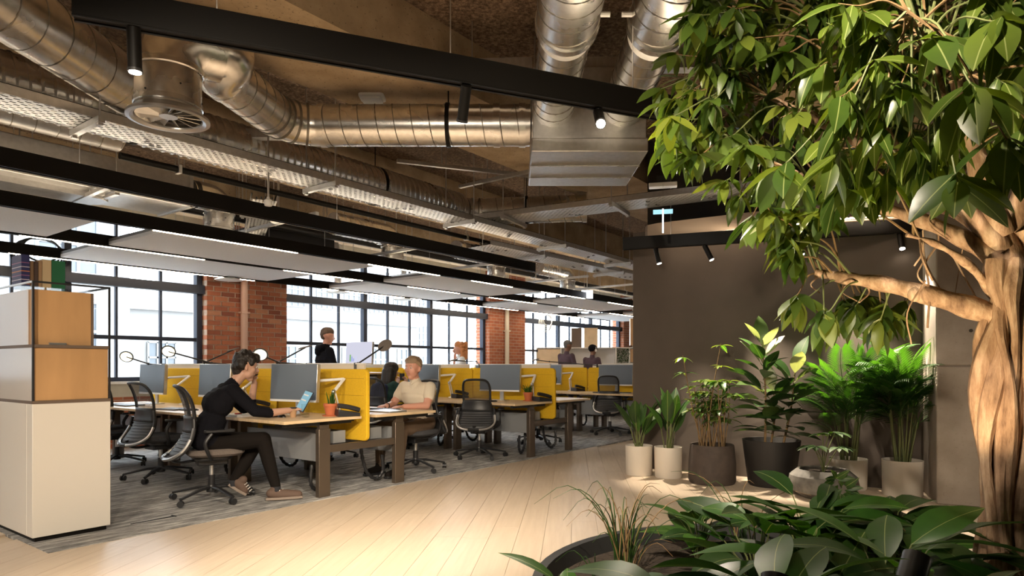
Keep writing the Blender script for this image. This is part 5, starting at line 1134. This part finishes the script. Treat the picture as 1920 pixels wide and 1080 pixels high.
# ---- pots
def off_wall(d): d = Vector(d); return d-NW*max(0,d.dot(NW))*1.15
def pot(name, label, px_, py_, wpx, hpx, mat, shape='cyl', group='potted plants along the brown wall'):
    Y0 = F*CH/(py_-HZ); r = wpx/2*Y0/F*1.03; Y = Y0+r*.8; h = hpx*Y0/F; t = thing(name, label, 'potted plant', ((px_-960)/F*Y,Y,0), 0, group)
    if shape == 'cyl': pr = [(0,0),(r*.92,0),(r*.96,.01),(r,h),(r*.94,h),(r*.92,h*.85),(0,h*.85)]
    elif shape == 'barrel': pr = [(0,0),(r*.93,0),(r,.03),(r*1.0,h*.5),(r*.93,h*.95),(r*.91,h),(r*.85,h),(r*.84,h*.85),(0,h*.85)]
    elif shape == 'taper': pr = [(0,0),(r*.75,0),(r*.8,.02),(r,h),(r*.93,h),(r*.88,h*.85),(0,h*.85)]
    else: pr = [(0,0),(r*.55,0),(r*.92,h*.25),(r,h*.5),(r*.95,h*.78),(r*.72,h),(r*.66,h*.97),(r*.8,h*.75),(0,h*.75)]
    MB().lathe(pr,40).build('pot', mat, t); MB().lathe([(0,h*.9),(r*(.92 if shape != 'bowl' else .7),h*.88)],24).build('soil', SOIL, t)
    return t, r, h*.9
BLADE = [leafmesh('leaf', LEAFB, .44, .15, 7, .3, .12), leafmesh('leaf', LEAFB, .40, .135, 7, .3, .25), leafmesh('leaf', LEAFB, .42, .14, 7, .3, .05)]
def blades(t, r, h, n, ht, seed, lean=.35):
    rn = random.Random(seed)
    for k in range(n):
        a = k*2.4+seed; st = Vector((rn.uniform(-.3,.3)*r,rn.uniform(-.3,.3)*r,h)); d = Vector((math.cos(a)*lean*rn.uniform(.3,1),math.sin(a)*lean*rn.uniform(.3,1),1)).normalized(); ln = ht*rn.uniform(.25,.55); e = st+d*ln
        mb = MB(); mb.tube([st-Vector((0,0,.03)),e],[.007,.005],6); mb.build('stalk', STEM, t); inst('leaf', BLADE[rn.randrange(3)], t, aim(e-d*.02, d+Vector((math.cos(a)*.2,math.sin(a)*.2,0)), (-math.cos(a),-math.sin(a),.2), rn.uniform(-.6,.6), rn.uniform(.8,1.1)*.92))
t, r, h = pot('white_pot_plant','upright broad-bladed plant in the leftmost white pot',1198,893,50,56,POTW); blades(t,r,h,11,.56,1)
t, r, h = pot('white_pot_plant','upright broad-bladed plant in the second white pot from the left',1253,898,51,58,POTW); blades(t,r,h,11,.58,2)
# bamboo-like plant in the taupe pot
t, r, h = pot('cane_plant','many-stemmed fine-leaved plant in the dark taupe pot',1335,911,86,74,POTD,'barrel'); rn = random.Random(11)
FL = [leafmesh('leaf', LEAFY, .085, .026, 4, .2, .3), leafmesh('leaf', LEAFP, .10, .03, 4, .2, .4)]
cnt = 0
for k in range(22):
    a = rn.uniform(0,6.28); q = r*.55*math.sqrt(rn.random()); b0 = Vector((q*math.cos(a),q*math.sin(a),h-.02)); H_ = rn.choice((.42,.5,.58,.64,.7)) if k > 1 else 1.06-.12*k; e = b0+Vector((rn.uniform(-.10,.10),rn.uniform(-.10,.10),H_))
    if k < 2: e.x += .1-.28*k
    mb = MB(); mb.tube(crom([b0,(b0+e)/2+Vector((rn.uniform(-.02,.02),0,0)),e],3),[.007-.0006*i for i in range(7)],6); mb.build('cane', CANE, t)
    for w in range(3 if k > 1 else 4):
        c = b0.lerp(e, 1-w*.2-.02); dd = Vector((rn.uniform(-1,1),rn.uniform(-1,1),rn.uniform(0,.3))).normalized()*rn.uniform(.04,.12) if w else Vector((0,0,.0)); c2 = c+dd
        if w: mb = MB(); mb.tube([c,c2],.0025,4); mb.build('twig', STEM, t)
        for j in range(5):
            if cnt >= 290: break
            g = j*1.047+rn.uniform(-.2,.2); inst('leaf', FL[rn.randrange(2)], t, aim(c2, (math.cos(g),math.sin(g),rn.uniform(-.25,.35)), (0,0,1), rn.uniform(-.3,.3), rn.uniform(1.2,1.7))); cnt += 1
# rubber plant in the black pot
t, r, h = pot('rubber_plant','tall rubber plant with large pale-edged leaves in the black pot',1446,917,104,88,POTB,'taper'); rn = random.Random(12)
RL = [leafmesh('leaf', LEAFB, .31, .155, 7, .2, .2, .5), leafmesh('leaf', LEAFC, .28, .13, 7, .2, .15, .5), leafmesh('leaf', P('leaf_mid', (.05,.09,.02), .35), .29, .14, 7, .2, .3, .5)]
for bx_, by_, tx_, H_, n in ((-.06,0,-.09,.98,26),(.10,-.03,.22,.72,17),(.02,.06,.05,.5,12)):
    b0, e = Vector((bx_,by_,h-.02)), Vector((tx_,by_,h+H_)); st = crom([b0,(b0+e)/2+Vector((.02,0,0)),e],4); mb = MB(); mb.tube(st,[.012-.0008*i for i in range(len(st))],7); mb.build('stem', CANE, t)
    for k in range(n):
        f = (k+.5)/n; a = k*2.4; p = b0.lerp(e,.12+.88*f); d = off_wall((math.cos(a),math.sin(a),.15+1.3*f*f)); mb = MB(); p2 = p+d.normalized()*.04; mb.tube([p,p2],.004,5); mb.build('petiole', STEM, t)
        inst('leaf', RL[1 if f > .72 and k % 2 else (0 if k % 3 else 2)], t, aim(p2, d, (0,0,1) if f < .8 else (-math.cos(a),-math.sin(a),.3), rn.uniform(-.4,.4), rn.uniform(.8,1.1)))
# palms
def off_wall(d): d = Vector(d); return d-NW*max(0,d.dot(NW))*1.15
def frond(name, mat, L, n=11, ll=.24, arch=.45):
    mb = MB(); pts = [Vector((0,L*t,arch*L*(t-1.25*t*t))) for t in (i/8 for i in range(9))]; mb.tube(pts,[.004-.0003*i for i in range(9)],5)
    for k in range(n):
        t_ = .15+.85*k/n; i = min(int(t_*8),7); p = pts[i].lerp(pts[i+1],t_*8-i)
        for s in (-1,1):
            l_ = ll*(1-.35*abs(t_-.45)); d = Vector((s*.75,.75+.5*t_,.25-.5*t_)); vs, fs = leafmesh('x',None,l_,.015,3,.3,.35,.4,False); mb.add(vs,fs,0,aim(p,d,(0,0,1)))
    return mb.mesh(name, mat)
FR = [frond('frond', LEAFP, .42, 15), frond('frond', LEAFP, .36, 13, .25, .3), frond('frond', LEAFB, .34, 12, .24, .5)]
def palm(t, r, h, seed, H_=.62):
    rn = random.Random(seed)
    for k in range(15):
        a = k*2.4; b0 = Vector((r*.5*math.cos(a)*rn.random(),r*.5*math.sin(a)*rn.random(),h-.02)); hh = H_*rn.uniform(.35,1.0); e = b0+Vector((math.cos(a)*.07,math.sin(a)*.07,hh)); mb = MB(); mb.tube([b0,(b0+e)/2,e],[.008,.007,.005],6); mb.build('cane', STEM, t)
        for j in range(3 if hh > .4 else 2): g = a+rn.uniform(-1.3,1.3)+j; inst('frond', FR[(k+j)%3], t, aim(e-Vector((0,0,j*.06)), off_wall((math.cos(g),math.sin(g),rn.uniform(.5,1.6))), (0,0,1), rn.uniform(-.4,.4), rn.uniform(.75,1.05)))
t, r, h = pot('parlour_palm','bushy palm in the white pot behind the stone bowl',1590,921,66,58,POTW); palm(t,r,h,5,.86)
t, r, h = pot('parlour_palm','bushy palm in the rightmost white pot',1692,934,69,68,POTW); palm(t,r,h,6,.78)
# bowl with lobed leaves
t, r, h = pot('bowl_plant','low grey stone bowl with a few lobed leaves on long stalks',1543,943,124,56,POTS,'bowl'); rn = random.Random(14)
LB = [leafmesh('lobe', LEAFB, .16, .06, 4, .2, .35)]
for k in range(9):
    a = k*2.4+.5; hang_ = k >= 6; e = Vector((math.cos(a)*rn.uniform(.05,.16),math.sin(a)*rn.uniform(.05,.16)-.05,h+rn.uniform(.2,.40))) if not hang_ else Vector((.02+.03*(k-7),-r*.85,h-.02-.04*(k-6)))
    mb = MB(); mb.tube(crom([Vector((0,0,h-.02)),Vector((e.x*.3,e.y*.5,max(h,e.z*.7))),e],4),.0045,5); mb.build('stalk', STEM, t)
    for j in range(7): g = a+(j-3)*.5; inst('leaf', LB[0], t, aim(e, (math.cos(g),math.sin(g),.15) if not hang_ else (math.cos(g)*.7,-.5,math.sin(g)*.7-.4), (0,0,1) if not hang_ else (0,-1,.3), 0, rn.uniform(.8,1.1)))
